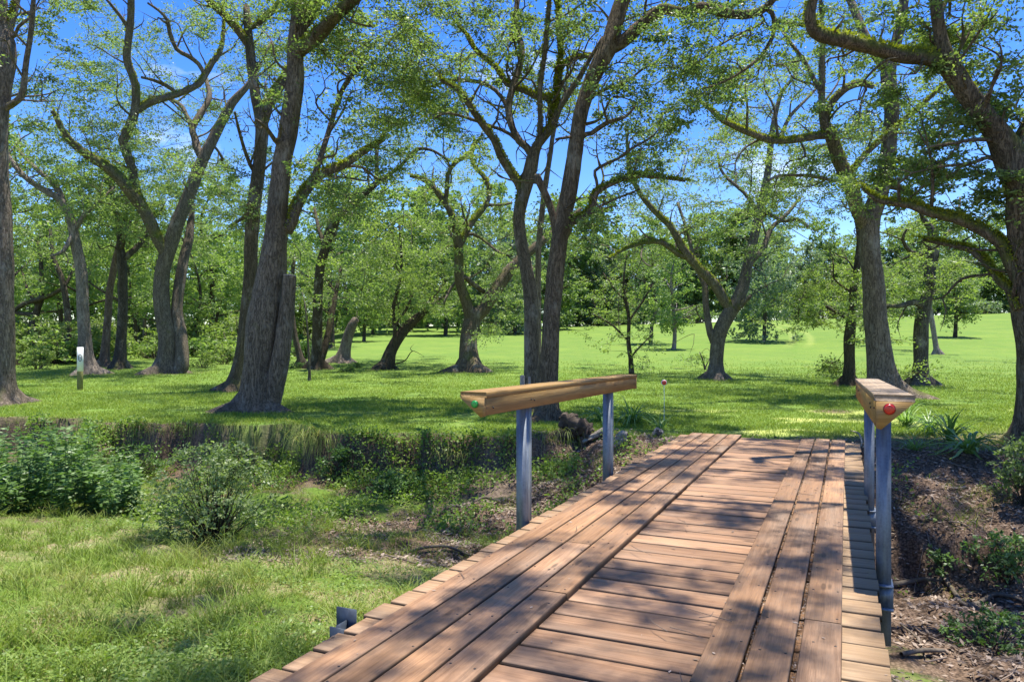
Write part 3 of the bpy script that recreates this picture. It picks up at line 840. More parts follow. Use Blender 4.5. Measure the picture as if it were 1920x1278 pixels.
oak('twin-stemmed oak left of the largest oak with a long mossy limb reaching left',
    [([(312, 700, 40), (312, 670, 36), (313, 633, 31), (305, 590, 29), (301, 550, 29), (306, 510, 28), (314, 480, 27), (324, 447, 26), (334, 415, 25), (353, 362, 23), (377, 302, 22), (394, 268, 20), (410, 240, 18), (437, 193, 16), (462, 165, 11), (490, 120, 7)], 1.0),
     ([(337, 697, 30), (338, 650, 24), (337, 617, 22), (334, 570, 20), (340, 520, 20), (351, 465, 17), (357, 420, 13), (362, 380, 8)], 2.0),
     ([(303, 480, 20), (291, 440, 21), (273, 402, 23), (247, 364, 21), (207, 318, 20), (160, 287, 16), (130, 262, 13), (112, 232, 10), (99, 208, 7)], -4.0),
     ([(266, 398, 18), (255, 360, 17), (250, 318, 16), (238, 285, 16), (233, 263, 17), (246, 232, 16), (253, 210, 15), (254, 160, 14), (240, 120, 14), (238, 95, 14), (246, 40, 13), (247, -10, 12), (250, -80, 8)], -2.5),
     ([(253, 214, 12), (268, 199, 13), (284, 190, 13), (333, 177, 12), (372, 158, 12), (384, 142, 11), (398, 118, 10), (413, 96, 9), (420, 50, 7), (418, 5, 5)], 1.5),
     ([(384, 143, 8), (372, 120, 8), (352, 105, 8), (330, 92, 8), (317, 60, 8), (313, 38, 7), (298, 20, 5), (277, 6, 4)], -1.5),
     ([(375, 290, 14), (366, 260, 13), (361, 240, 12), (377, 210, 11), (393, 184, 10), (391, 165, 8), (386, 145, 7)], 2.0),
     ([(362, 242, 9), (350, 218, 8), (340, 200, 8), (318, 186, 7), (280, 180, 5)], 2.0),
     ([(238, 60, 7), (232, 40, 7), (215, 18, 6), (200, 0, 5)], -1.0),
     ([(384, 285, 8), (400, 272, 6), (418, 298, 5), (414, 300, 4)], 0.5),
     ([(333, 177, 6), (310, 160, 7), (285, 150, 6), (265, 145, 5)], -1.0)],
    [(175, 50, 42, 50, 15), (150, 115, 40, 35, 10), (205, 130, 40, 40, 9), (170, 180, 40, 30, 7), (120, 190, 25, 18, 4), (150, 240, 55, 35, 15), (205, 240, 40, 40, 10), (120, 290, 45, 40, 10), (200, 290, 50, 40, 10), (330, 150, 40, 14, 6), (300, 250, 40, 35, 9), (285, 200, 25, 15, 3), (420, 75, 35, 45, 9), (365, 45, 40, 35, 7), (310, 50, 25, 35, 4), (215, 20, 30, 20, 5), (290, 320, 50, 40, 12), (330, 230, 30, 30, 5), (280, 420, 40, 40, 8), (330, 345, 50, 40, 9), (390, 370, 40, 40, 8)],
    seed=13, top=24, bark='bark_mossy', fern=(2, 3, 4), cr=.40, per=170, leafsize=.10)

oak('oak cut by the left edge of the photo, grey trunk swelling under a mossy fork',
    [([(6, 757, 56), (8, 710, 36), (11, 640, 32), (10, 560, 29), (9, 480, 28), (7, 400, 26), (4, 320, 24), (3, 240, 25), (7, 170, 28), (12, 125, 32), (12, 80, 28), (8, 40, 16), (5, -20, 13), (0, -100, 8)], 0),
     ([(4, 216, 15), (24, 197, 14), (41, 182, 12), (47, 150, 10), (50, 110, 10), (56, 70, 9), (60, 33, 9), (63, -5, 8), (66, -60, 5)], -.8),
     ([(26, 68, 6), (34, 50, 6), (53, 36, 5)], -.3),
     ([(16, 80, 14), (25, 30, 13), (38, -20, 11), (60, -90, 7)], .7)],
    [(8, 40, 28, 50, 8), (65, 150, 12, 12, 1), (70, 60, 8, 10, 1), (20, 215, 20, 12, 2), (0, 130, 15, 40, 3), (30, -60, 60, 40, 9)],
    seed=14, top=22, bark='bark', fern=(3,), cr=.34)

oak('oak behind the white marker post with two long limbs sweeping left',
    [([(163, 702, 36), (161, 670, 27), (158, 620, 21), (155, 560, 20), (152, 515, 20), (144, 470, 18), (135, 420, 15), (130, 405, 15), (117, 377, 13), (98, 365, 12), (77, 352, 11), (43, 327, 10), (16, 292, 8), (-20, 240, 5)], 0),
     ([(120, 382, 12), (112, 360, 11), (100, 343, 11), (80, 326, 9), (53, 303, 8), (35, 280, 5)], 1.5),
     ([(140, 430, 9), (158, 402, 8), (187, 377, 6), (215, 350, 4)], 1.),
     ([(140, 440, 9), (120, 470, 7), (95, 480, 5)], -1.)],
    [(55, 370, 55, 40, 13), (110, 330, 40, 35, 10), (160, 380, 40, 40, 10), (40, 300, 40, 30, 8), (40, 440, 40, 40, 8), (190, 340, 30, 30, 6)],
    seed=15, bark='bark', cr=.42, per=160, leafsize=.11)

oak('slim pinkish-barked tree leaning right between two dark trunks at the wood edge',
    [([(194, 688, 20), (198, 650, 15), (201, 600, 13), (204, 550, 12), (213, 500, 12), (222, 460, 10), (235, 420, 7), (240, 370, 5)], 0)],
    [(235, 400, 30, 40, 8), (215, 450, 30, 20, 5)], seed=16, bark='bark_pale', leafsize=.13, name='slim_tree', group=None)

oak('straight dark tree with a forked top, left of the twin-stemmed oak',
    [([(224, 691, 27), (226, 650, 19), (229, 600, 17), (230, 540, 17), (229, 490, 16), (226, 455, 12), (223, 420, 10), (215, 380, 7), (205, 340, 5)], 0),
     ([(231, 490, 12), (243, 475, 11), (257, 462, 10), (277, 436, 8), (290, 400, 5)], 1.),
     ([(228, 470, 7), (237, 440, 6), (245, 415, 4)], -1.)],
    [(225, 380, 45, 40, 12), (275, 400, 30, 30, 7), (200, 430, 30, 25, 5), (250, 350, 40, 30, 7)], seed=17, bark='bark_dark', leafsize=.13)

oak('thin dark tree at the wood edge, left of the white marker post',
    [([(124, 678, 17), (127, 640, 12), (128, 610, 11), (124, 560, 11), (116, 520, 9), (100, 480, 7), (95, 430, 5)], 0), ([(120, 540, 6), (135, 510, 5), (150, 470, 4)], 1.)],
    [(100, 440, 40, 40, 9), (140, 470, 30, 30, 5)], seed=18, bark='bark_dark', leafsize=.14, name='slim_tree')

oak('crooked tree low at the far left with a dark limb bent to the right',
    [([(52, 672, 17), (58, 635, 13), (64, 605, 12), (72, 575, 11), (80, 550, 9), (78, 500, 7), (70, 450, 5)], 0), ([(28, 585, 8), (45, 568, 9), (67, 562, 9), (95, 552, 8), (120, 538, 5)], -1.), ([(74, 575, 7), (50, 540, 6), (40, 500, 4)], 1)],
    [(70, 450, 45, 40, 9), (40, 500, 40, 30, 7), (120, 520, 25, 20, 4)], seed=19, bark='bark_dark', leafsize=.14)

oak('dark tree right of the largest oak, limb arcing right against the sky',
    [([(594, 692, 26), (595, 650, 20), (596, 600, 18), (597, 545, 17), (601, 500, 17), (610, 465, 17), (622, 420, 16), (640, 402, 14), (673, 374, 13), (707, 342, 11), (733, 325, 8), (751, 312, 7), (772, 288, 6), (788, 279, 6), (806, 281, 5), (820, 287, 5), (843, 302, 4)], -2.),
     ([(705, 340, 9), (706, 310, 8), (706, 278, 7), (716, 252, 6), (735, 235, 4)], .5),
     ([(606, 690, 18), (612, 640, 14), (622, 590, 12), (630, 550, 9), (640, 500, 6)], 1.5),
     ([(612, 460, 9), (598, 430, 7), (590, 390, 5)], 1.5)],
    [(700, 255, 50, 25, 12), (755, 225, 45, 35, 9), (825, 290, 25, 12, 3), (675, 350, 45, 25, 6), (660, 440, 40, 40, 10), (600, 400, 30, 30, 6), (625, 500, 30, 30, 5)],
    seed=20, bark='bark_dark', leaf='leaf_dark', cr=.36, leafsize=.11)

oak('small dark stem leaning left beside the dark arching tree',
    [([(566, 686, 14), (559, 655, 11), (553, 630, 10), (547, 585, 9), (546, 540, 8), (552, 480, 6)], 0)], [(550, 470, 30, 40, 7), (570, 540, 25, 25, 4)], seed=21, bark='bark_dark', leafsize=.13, name='slim_tree')

oak('pale broken snag leaning right, between the dark arching tree and the bright leafy tree',
    [([(643, 680, 26), (647, 655, 20), (653, 628, 18), (661, 608, 17), (668, 596, 12)], 0)], [(650, 560, 14, 14, 2)], seed=22, bark='bark_pale', name='tree_snag', cat='snag')

oak('bright green leafy tree with a leaning trunk left of the Y-forked oak',
    [([(722, 692, 26), (730, 665, 22), (742, 640, 20), (763, 612, 19), (790, 590, 14), (812, 570, 9), (835, 555, 5)], .5),
     ([(733, 700, 9), (738, 660, 8), (740, 615, 7), (737, 575, 7), (748, 535, 6), (752, 480, 5), (748, 420, 4)], -.8), ([(742, 610, 5), (762, 580, 5), (775, 550, 4)], -.5)],
    [(745, 425, 55, 45, 18), (720, 480, 60, 50, 22), (780, 500, 50, 50, 18), (735, 555, 65, 40, 22), (690, 580, 30, 25, 6), (800, 560, 30, 25, 7)],
    seed=23, bark='bark_dark', leaf='leaf_light', cr=.40, leafsize=.12, per=130, name='leafy_tree')

oak('sturdy Y-forked oak standing alone in the middle of the lawn',
    [([(879, 697, 42), (879, 670, 36), (879, 640, 34), (885, 605, 33), (892, 590, 32), (907, 580, 26), (918, 560, 24), (926, 548, 23), (950, 512, 21), (975, 486, 18), (1007, 460, 16), (1032, 440, 13), (1062, 415, 9), (1090, 390, 6)], 2.),
     ([(886, 602, 24), (876, 572, 21), (861, 527, 18), (858, 480, 17), (854, 434, 15), (845, 405, 13), (833, 380, 11), (808, 347, 10), (790, 335, 8), (769, 330, 6)], -2.),
     ([(862, 530, 7), (872, 521, 9), (884, 530, 9), (908, 548, 9)], .6),
     ([(858, 470, 12), (871, 441, 12), (887, 413, 11), (912, 384, 10), (918, 352, 9), (905, 328, 8), (893, 317, 7), (883, 296, 6), (890, 260, 4)], 1.5),
     ([(835, 382, 8), (837, 362, 8), (840, 328, 8), (853, 307, 7), (868, 297, 6), (886, 280, 5), (905, 250, 4)], -1.),
     ([(910, 388, 7), (935, 385, 6), (960, 380, 4)], .5), ([(875, 440, 7), (900, 445, 6), (930, 470, 5), (955, 480, 4)], -1.),
     ([(853, 530, 5), (840, 550, 5), (832, 570, 4)], -.6)],
    [(880, 400, 50, 40, 9), (815, 400, 45, 35, 9), (950, 410, 40, 45, 8), (930, 500, 50, 40, 9), (960, 560, 40, 40, 8), (820, 565, 35, 25, 6), (885, 330, 45, 30, 5), (800, 350, 25, 15, 3), (1000, 520, 30, 40, 5), (830, 480, 35, 40, 6), (900, 620, 50, 14, 4), (860, 270, 40, 20, 4)],
    seed=24, bark='bark_mossy', fern=(1, 3, 4), cr=.36, leafsize=.11)

gw_ = rng(98)
WC = []
for _ in range(95):
    Xw, Yw = gw_.uniform(-2.6, 3.0), gw_.uniform(8.6, 13.6); WC.append((Xw, Yw, max(gw_.uniform(8.8, 11.2), CAMZ + .4543 * Yw + .7)))
oak('left one of the two tall oaks behind the left guard rail, with many mossy limbs',
    [([(995, 768, 40), (997, 720, 30), (997, 680, 28), (996, 610, 27), (994, 550, 26), (987, 500, 24), (978, 455, 23), (973, 410, 22), (978, 380, 24), (988, 350, 25), (997, 315, 26), (1000, 290, 22), (1010, 270, 17), (1030, 245, 16), (1048, 203, 13), (1083, 150, 10), (1105, 112, 8), (1130, 70, 6)], .3),
     ([(975, 355, 15), (960, 328, 15), (947, 309, 15), (935, 288, 14), (926, 262, 13), (900, 227, 12), (870, 184, 10), (847, 163, 8), (826, 150, 6)], -1.5),
     ([(996, 290, 15), (974, 264, 14), (958, 235, 13), (953, 202, 13), (966, 152, 13), (979, 105, 12), (974, 70, 11), (967, 43, 11), (971, 0, 9), (975, -60, 6)], 1.),
     ([(952, 203, 8), (930, 170, 8), (900, 154, 7), (867, 150, 7), (838, 153, 5), (800, 165, 4)], .6),
     ([(957, 252, 7), (923, 237, 6), (880, 222, 6), (840, 212, 5), (815, 222, 3)], -.8),
     ([(1010, 275, 10), (1013, 225, 9), (1013, 167, 9), (1023, 83, 9), (1030, 0, 8), (1035, -70, 6)], -1.2),
     ([(1040, 220, 12), (1045, 160, 12), (1052, 117, 11), (1048, 70, 10), (1047, 33, 10), (1050, -10, 9), (1055, -80, 6)], .8),
     ([(1052, 130, 9), (1063, 118, 9), (1080, 110, 8), (1104, 106, 6)], .3),
     ([(1030, 185, 10), (1010, 184, 11), (985, 170, 11), (950, 157, 10), (930, 127, 8), (903, 107, 7), (887, 90, 6), (877, 70, 4), (860, 52, 3)], 1.2),
     ([(1050, 80, 6), (1075, 55, 6), (1100, 35, 5)], -.7)],
    [(815, 25, 65, 35, 17), (795, 150, 45, 28, 10), (850, 135, 40, 20, 6), (940, 120, 25, 40, 5), (885, 215, 40, 16, 4), (1000, 110, 30, 50, 8), (1065, 55, 30, 45, 8), (980, 30, 30, 30, 6), (920, 60, 20, 25, 2), (830, 215, 30, 20, 5), (890, 20, 30, 20, 4), (950, -50, 120, 40, 14), (1090, 170, 25, 25, 4)],
    seed=25, top=24, world_limbs=[[(-.3, 14.6, 9.2, .08), (.2, 13.2, 10.0, .065), (.6, 11.6, 10.4, .05), (.2, 10., 10.6, .03)], [(.2, 13.2, 10.0, .05), (-1.4, 12.2, 10.3, .04), (-2.8, 11.2, 10.4, .025)]],
    world_clumps=WC, bark='bark_mossy', fern=(1, 5, 6, 7, 8), cr=.33, leafsize=.075)

oak('right one of the two tall oaks behind the left guard rail, arching right',
    [([(1024, 786, 44), (1026, 740, 40), (1028, 690, 37), (1033, 620, 33), (1038, 550, 32), (1045, 480, 31), (1056, 410, 31), (1068, 350, 30), (1076, 300, 29), (1083, 250, 28), (1096, 185, 28), (1116, 135, 30), (1138, 92, 34), (1152, 52, 30), (1170, 5, 28), (1190, -60, 22), (1205, -140, 14)], .6),
     ([(1145, 85, 24), (1163, 80, 25), (1207, 43, 22), (1240, 18, 21), (1262, 20, 20), (1282, 24, 19), (1310, 16, 18), (1335, 17, 18), (1373, 27, 18), (1412, 27, 16), (1438, 15, 14), (1460, -10, 10), (1500, -50, 7)], -1.2),
     ([(1436, 17, 9), (1452, 38, 9), (1447, 73, 8), (1423, 110, 7), (1377, 143, 5), (1340, 160, 4), (1312, 168, 3)], -.5),
     ([(1434, 40, 5), (1390, 62, 4), (1330, 97, 3)], -.5),
     ([(1092, 257, 9), (1110, 250, 9), (1140, 230, 8), (1172, 220, 6), (1190, 200, 4)], -.7),
     ([(1103, 190, 7), (1133, 167, 7), (1172, 155, 5), (1200, 133, 4), (1235, 112, 3), (1267, 90, 2)], .6),
     ([(1070, 418, 15), (1092, 408, 15), (1107, 395, 14), (1115, 372, 11), (1124, 357, 11), (1157, 340, 9), (1190, 330, 8), (1240, 333, 6), (1285, 340, 4)], -.6),
     ([(1120, 356, 6), (1118, 338, 6), (1115, 321, 6), (1136, 308, 6), (1160, 297, 5), (1180, 281, 5), (1223, 256, 3), (1240, 235, 2)], -.3),
     ([(1040, 416, 14), (1026, 372, 14), (1004, 328, 15)], -.1),
     ([(1110, 395, 5), (1150, 375, 4), (1200, 355, 3)], -.4),
     ([(1084, 260, 7), (1060, 258, 6), (1043, 262, 5)], -.4)],
    [(1085, 30, 25, 30, 5), (1125, 200, 20, 25, 3), (1195, 165, 50, 25, 8), (1215, 75, 40, 30, 7), (1280, 60, 50, 30, 9), (1335, 105, 70, 50, 14), (1400, 65, 55, 45, 10), (1240, 250, 35, 25, 6), (1180, 225, 20, 18, 2), (1120, 420, 25, 20, 4), (1200, 325, 50, 16, 7), (1260, 160, 45, 35, 9), (1420, 130, 40, 30, 7), (1210, -40, 120, 40, 14), (1340, -30, 80, 30, 9), (1300, 190, 40, 25, 6)],
    seed=26, top=30, bark='bark', leaf='leaf_dark', fern=(6,), cr=.33, leafsize=.075)

oak('thin straight tree seen between the two tall oaks behind the guard rail',
    [([(1010, 737, 14), (1010, 680, 11), (1009, 560, 11), (1010, 480, 11), (1016, 400, 11), (1024, 340, 10), (1033, 283, 9), (1040, 240, 8), (1055, 190, 6), (1065, 140, 4)], 0)],
    [(1060, 150, 25, 30, 5), (1020, 440, 14, 20, 2)], seed=27, bark='bark', leafsize=.1, name='slim_tree')

oak('open V-shaped oak on the lawn between the guard rails, three stems together',
    [([(1341, 710, 32), (1343, 680, 25), (1345, 650, 25), (1352, 617, 27), (1373, 577, 26), (1393, 540, 23), (1402, 500, 19), (1412, 450, 17), (1423, 400, 16), (1437, 343, 14), (1443, 300, 12), (1447, 258, 11), (1453, 217, 9), (1466, 173, 7), (1487, 146, 5), (1500, 110, 4)], .5),
     ([(1372, 578, 20), (1360, 566, 18), (1341, 537, 18), (1317, 510, 17), (1292, 482, 16), (1276, 458, 14), (1257, 424, 12), (1223, 393, 11), (1197, 360, 9), (1181, 322, 8), (1177, 290, 6), (1176, 250, 4)], -1.5),
     ([(1345, 648, 16), (1332, 625, 13), (1323, 567, 12), (1322, 535, 11), (1305, 500, 8), (1290, 440, 6), (1270, 380, 5)], 1.5),
     ([(1404, 500, 11), (1418, 480, 11), (1433, 462, 10), (1446, 428, 9), (1477, 400, 7), (1500, 370, 5)], 1.),
     ([(1448, 262, 8), (1463, 257, 8), (1480, 220, 7), (1520, 177, 5), (1545, 150, 4)], 1.),
     ([(1290, 484, 10), (1272, 476, 10), (1240, 453, 10), (1205, 455, 8), (1172, 467, 6), (1150, 480, 4)], -1.),
     ([(1440, 400, 8), (1470, 415, 6), (1495, 410, 6), (1515, 425, 5)], -1.),
     ([(1424, 395, 8), (1395, 360, 7), (1365, 335, 6), (1350, 315, 5), (1347, 295, 4)], 1.),
     ([(1370, 590, 12), (1405, 557, 8), (1407, 555, 5)], -.4)],
    [(1470, 165, 45, 45, 9), (1420, 290, 45, 30, 8), (1255, 305, 40, 30, 6), (1230, 375, 45, 30, 8), (1330, 310, 60, 45, 8), (1335, 395, 65, 45, 12), (1480, 375, 45, 40, 9), (1195, 450, 45, 20, 5), (1415, 205, 40, 30, 5), (1520, 430, 30, 30, 5), (1280, 450, 40, 30, 5), (1380, 470, 40, 35, 5), (1500, 300, 40, 30, 6)],
    seed=28, bark='bark_mossy', fern=(1, 5), cr=.40, leafsize=.10)

oak('thick oak behind the right guard rail, one grey stem and one ivy-clad crooked stem',
    [([(1658, 745, 62), (1655, 715, 52), (1650, 680, 46), (1646, 640, 42), (1640, 580, 40), (1634, 510, 38), (1630, 450, 37), (1634, 405, 35), (1647, 370, 32), (1657, 330, 29), (1664, 290, 27), (1669, 230, 25), (1671, 180, 25), (1668, 140, 26), (1678, 100, 19), (1687, 60, 18), (1694, 20, 17), (1702, -30, 15), (1712, -110, 9)], .5),
     ([(1626, 430, 30), (1609, 397, 26), (1594, 350, 25), (1581, 317, 24), (1568, 278, 23), (1556, 252, 22), (1546, 236, 18), (1541, 185, 12), (1543, 117, 11), (1543, 88, 9), (1540, 30, 7), (1536, -30, 5)], -1.),
     ([(1556, 256, 16), (1528, 256, 14), (1487, 264, 13), (1447, 263, 13), (1413, 253, 12), (1373, 237, 10), (1348, 222, 9), (1335, 210, 7), (1310, 190, 4)], -1.5),
     ([(1541, 180, 9), (1532, 160, 9), (1513, 124, 8), (1500, 105, 8), (1486, 86, 7), (1460, 50, 5)], .7),
     ([(1550, 225, 13), (1556, 200, 13), (1570, 180, 12), (1590, 164, 12), (1613, 157, 11), (1636, 164, 8)], -.8),
     ([(1598, 320, 10), (1623, 290, 9), (1652, 264, 9), (1688, 232, 8), (1740, 188, 6), (1770, 160, 4)], -1.),
     ([(1667, 140, 17), (1648, 112, 16), (1633, 88, 15), (1619, 58, 14), (1600, 14, 13), (1585, -30, 11), (1565, -90, 7)], 1.),
     ([(1590, 340, 8), (1560, 338, 7), (1520, 330, 6), (1460, 330, 5), (1440, 340, 4)], -.8),
     ([(1668, 350, 12), (1690, 356, 11), (1707, 367, 10), (1730, 385, 8)], -1.)],
    [(1500, 55, 40, 50, 9), (1575, 45, 40, 35, 7), (1635, 200, 40, 35, 7), (1600, 245, 35, 30, 6), (1715, 220, 50, 50, 11), (1505, 330, 50, 35, 10), (1650, 50, 30, 40, 5), (1395, 225, 40, 16, 5), (1560, 300, 30, 40, 8), (1580, 360, 25, 40, 6), (1545, 230, 18, 20, 4), (1700, 320, 40, 40, 7), (1440, 200, 30, 20, 4), (1480, 230, 35, 20, 4), (1600, -50, 120, 35, 12), (1740, 150, 30, 40, 5)],
    seed=29, top=26, bark='bark', fern=(1, 2, 4, 5, 8), cr=.37, leafsize=.085)

oak('slender ivy-footed tree left of the thick oak behind the right guard rail',
    [([(1592, 722, 24), (1593, 680, 20), (1593, 633, 19), (1597, 590, 16), (1600, 550, 14), (1608, 493, 12), (1612, 450, 9), (1605, 410, 6)], 0), ([(1596, 600, 7), (1575, 590, 6), (1550, 575, 5)], -.7)],
    [(1560, 540, 45, 40, 16), (1555, 590, 35, 25, 9), (1590, 690, 14, 22, 5), (1625, 520, 25, 40, 5), (1600, 620, 25, 30, 4)], seed=30, bark='bark_dark', leaf='leaf_light', leafsize=.10, cr=.36)

oak('gnarled dark oak with a knotted top, right of the thick oak behind the guard rail',
    [([(1726, 722, 32), (1726, 680, 26), (1727, 633, 24), (1730, 595, 23), (1738, 560, 21), (1743, 530, 20), (1747, 495, 19), (1751, 460, 20), (1745, 430, 14), (1730, 410, 9), (1720, 380, 5)], 0),
     ([(1733, 585, 13), (1714, 567, 11), (1690, 574, 9), (1660, 573, 7)], -1.), ([(1748, 480, 10), (1735, 477, 9), (1707, 473, 8), (1692, 450, 6), (1700, 430, 4)], -1.), ([(1752, 455, 9), (1775, 440, 8), (1795, 410, 6), (1800, 370, 4)], 1.), ([(1746, 500, 6), (1752, 520, 6), (1750, 540, 4)], -.5)],
    [(1745, 430, 40, 30, 8), (1690, 480, 30, 30, 5), (1790, 400, 35, 30, 6), (1680, 580, 30, 25, 5), (1700, 540, 40, 40, 7), (1780, 520, 40, 30, 7)], seed=31, bark='bark_dark', leaf='leaf_light', leafsize=.10, cr=.38)

oak('small pale-trunked tree out on the open field, right of the gnarled dark oak',
    [([(1757, 664, 11), (1753, 640, 9), (1749, 610, 9), (1745, 585, 8), (1742, 560, 6), (1738, 520, 4)], 0)],
    [(1735, 520, 40, 30, 10), (1775, 530, 30, 25, 7)], seed=32, bark='bark_pale', leaf='leaf_light', leafsize=.15, name='slim_tree')

# oak at the right edge; its crown also hangs over the bridge and the near bank
gz_ = rng(99)
ov = []
for _ in range(840):
    X = gz_.uniform(-.7, 9.5); Y = gz_.uniform(.8, 13.5); Z = gz_.uniform(9.5, 13.5)
    Z = max(Z, CAMZ + .4543 * Y + 1.2)
    if fbm(X * .8 + 5, Y * .8, 333, 3) > .44: ov.append((X, Y, Z))
oak('huge oak cut by the right edge, its mossy limb crossing the sky leftward',
    [([(1962, 836, 100), (1958, 790, 88), (1954, 720, 80), (1950, 640, 78), (1946, 560, 80), (1940, 480, 80), (1932, 420, 76), (1918, 350, 70), (1895, 295, 58), (1871, 254, 43), (1841, 216, 38), (1811, 176, 36), (1784, 134, 36), (1768, 108, 34), (1763, 76, 24), (1757, 40, 22), (1753, -10, 21), (1750, -80, 16), (1740, -170, 10)], -.6),
     ([(1785, 128, 26), (1760, 110, 28), (1730, 106, 28), (1680, 102, 27), (1634, 87, 27), (1580, 73, 26), (1541, 66, 24), (1522, 50, 21), (1519, 20, 20), (1527, -10, 18), (1535, -70, 12)], -.8),
     ([(1897, 500, 24), (1890, 478, 22), (1876, 456, 21), (1840, 433, 21), (1800, 413, 20), (1747, 397, 17), (1707, 383, 15), (1668, 380, 13), (1640, 372, 9), (1615, 350, 5)], .6),
     ([(1905, 575, 17), (1893, 545, 15), (1874, 526, 14), (1840, 483, 13), (1813, 467, 11), (1764, 456, 9), (1730, 450, 5)], 1.),
     ([(1895, 290, 26), (1912, 262, 24), (1935, 222, 22), (1965, 160, 18), (2000, 60, 12)], .5),
     ([(1850, 225, 8), (1855, 180, 7), (1870, 130, 5)], -.6), ([(1880, 275, 9), (1840, 262, 8), (1790, 268, 6), (1745, 275, 4)], -.7),
     ([(1866, 300, 7), (1820, 306, 7), (1760, 312, 5)], -.5), ([(1795, 122, 7), (1812, 70, 5), (1840, 30, 4), (1850, 0, 3)], .4)],
    [(1720, 45, 30, 35, 6), (1845, 100, 60, 75, 20), (1885, 215, 35, 50, 9), (1800, 290, 60, 45, 9), (1850, 330, 60, 45, 9), (1745, 290, 45, 40, 8), (1760, 350, 45, 25, 5), (1810, 30, 50, 25, 7), (1700, 140, 35, 25, 3), (1850, 390, 50, 30, 6), (1650, 20, 40, 25, 4), (1840, 180, 40, 30, 6), (1780, 230, 30, 30, 4), (1880, -30, 80, 30, 8)],
    seed=33, bark='bark_mossy', leaf='leaf', fern=(1, 2, 3), cr=.31, leafsize=.07, spread=.07,
    world_limbs=[[(6.03, 10.75, 6.95, .095), (6.15, 9.9, 8.9, .09), (6.2, 7.6, 10.2, .085), (5.0, 5.6, 10.8, .06), (3.2, 4.2, 11.0, .045), (.8, 3.2, 11.0, .025)],
                 [(6.2, 7.6, 10.2, .07), (4.4, 8.0, 10.9, .055), (2.2, 8.8, 11.2, .04), (-.4, 9.6, 11.2, .025)],
                 [(6.15, 9.9, 8.9, .07), (8.2, 6.8, 10.2, .06), (8.4, 3.8, 10.8, .04)]],
    world_clumps=ov)

# sapling behind the end of the left guard rail
oak('small open sapling with thin crooked stem behind the far end of the left rail',
    [([(1184, 702, 11), (1182, 670, 9), (1178, 640, 8), (1179, 600, 7), (1174, 570, 6), (1170, 540, 5), (1172, 500, 4), (1180, 470, 3)], 0), ([(1179, 640, 4), (1150, 610, 4), (1115, 590, 3)], -.4), ([(1178, 600, 4), (1205, 565, 4), (1225, 530, 3)], .4), ([(1173, 565, 4), (1150, 540, 3), (1130, 510, 2)], .3), ([(1183, 670, 4), (1200, 650, 3), (1225, 625, 2)], -.2)],
    [(1120, 600, 25, 30, 5), (1160, 560, 35, 35, 7), (1215, 560, 35, 35, 6), (1140, 520, 35, 25, 5), (1195, 500, 35, 25, 5), (1215, 630, 30, 25, 5), (1150, 640, 30, 20, 4), (1195, 675, 18, 12, 2)],
    seed=34, bark='bark_dark', leaf='leaf_light', leafsize=.10, cr=.30, per=70, name='sapling', cat='sapling', flare=.3)
oak('thin dark sapling pole standing in front of the dark arching tree',
    [([(580, 714, 6), (580, 690, 5), (578, 650, 4), (576, 610, 3), (572, 570, 3)], 0)], [(575, 570, 18, 20, 3)], seed=35, bark='bark_dark', leafsize=.1, cr=.25, per=60, name='sapling', cat='sapling', flare=.2)
# bushy shoots at the foot of the V-shaped oak
oak('small leafy shoot growing at the foot of the V-shaped oak',
    [([(1322, 694, 4), (1318, 675, 3), (1312, 660, 2)], 0), ([(1322, 690, 3), (1330, 672, 2)], 0)], [(1312, 668, 16, 12, 5), (1332, 675, 14, 10, 3)], seed=36, bark='bark_dark', leaf='leaf_light', leafsize=.09, cr=.22, per=60, name='leafy_shoot', cat='shoot', flare=.1)

# ------------------------------------------------------------------ woodland and far trees: a few kinds, copied
def generic(name, seed, H, cw, nc, per, ls, bark, leaf, bole=.3, droop=0., low=.25, tr=.16, wisp=.9):
    g = rng(seed); root = empty(name, (0, 0, 0), 'x', 'tree')
    tm = MB(); cm = MB()
    P = np.array([[0, 0, -.4], [.1, 0, H * .2], [g.normal() * .3, g.normal() * .3, H * .45], [g.normal() * .5, g.normal() * .5, H * .7], [g.normal() * .7, g.normal() * .7, H * .92]])
    C = crom(np.column_stack([P, [tr * 1.2, tr, tr * .8, tr * .5, .03]]), .6)
    tube(tm, C[:, :3], C[:, 3], 10, seed, .2, .6, moss=np.zeros(len(C)))
    tips = []
    for i in range(9):
        k = C[int(len(C) * (.3 + .6 * g.random()))]; a = g.random() * 2 * np.pi; ln = cw * (.5 + .5 * g.random())
        e = k[:3] + np.array([math.cos(a) * ln, math.sin(a) * ln, ln * (.2 + .5 * g.random())]); m = (k[:3] + e) / 2 + g.normal(size=3) * .15 * ln
        D = crom(np.column_stack([np.stack([k[:3], m, e]), [k[3] * .6, k[3] * .4, .02]]), .6)
        tube(tm, D[:, :3], D[:, 3], 7, seed + i, .1, moss=np.zeros(len(D)))
    for i in range(nc):
        u = g.random(); z = H * (low + (1 - low) * u)
        prof = math.sin(math.pi * min(1, (.12 + .88 * (u * .86 + .05)))) ** .7
        a = g.random() * 2 * np.pi; r = cw * prof * (g.random() ** .45) * (.75 + .4 * math.sin(3 * a + seed) * math.sin(5 * u + seed))
        c = np.array([math.cos(a) * r, math.sin(a) * r, z - droop * r * .5])
        clump(cm, c, wisp * (.7 + .6 * g.random()), int(per * (.6 + .8 * g.random())), ls, g, None, .8 if not droop else 1.5)
    tm.build('trunk', M[bark], root, True); cm.build('crown', M[leaf], root)
    return root

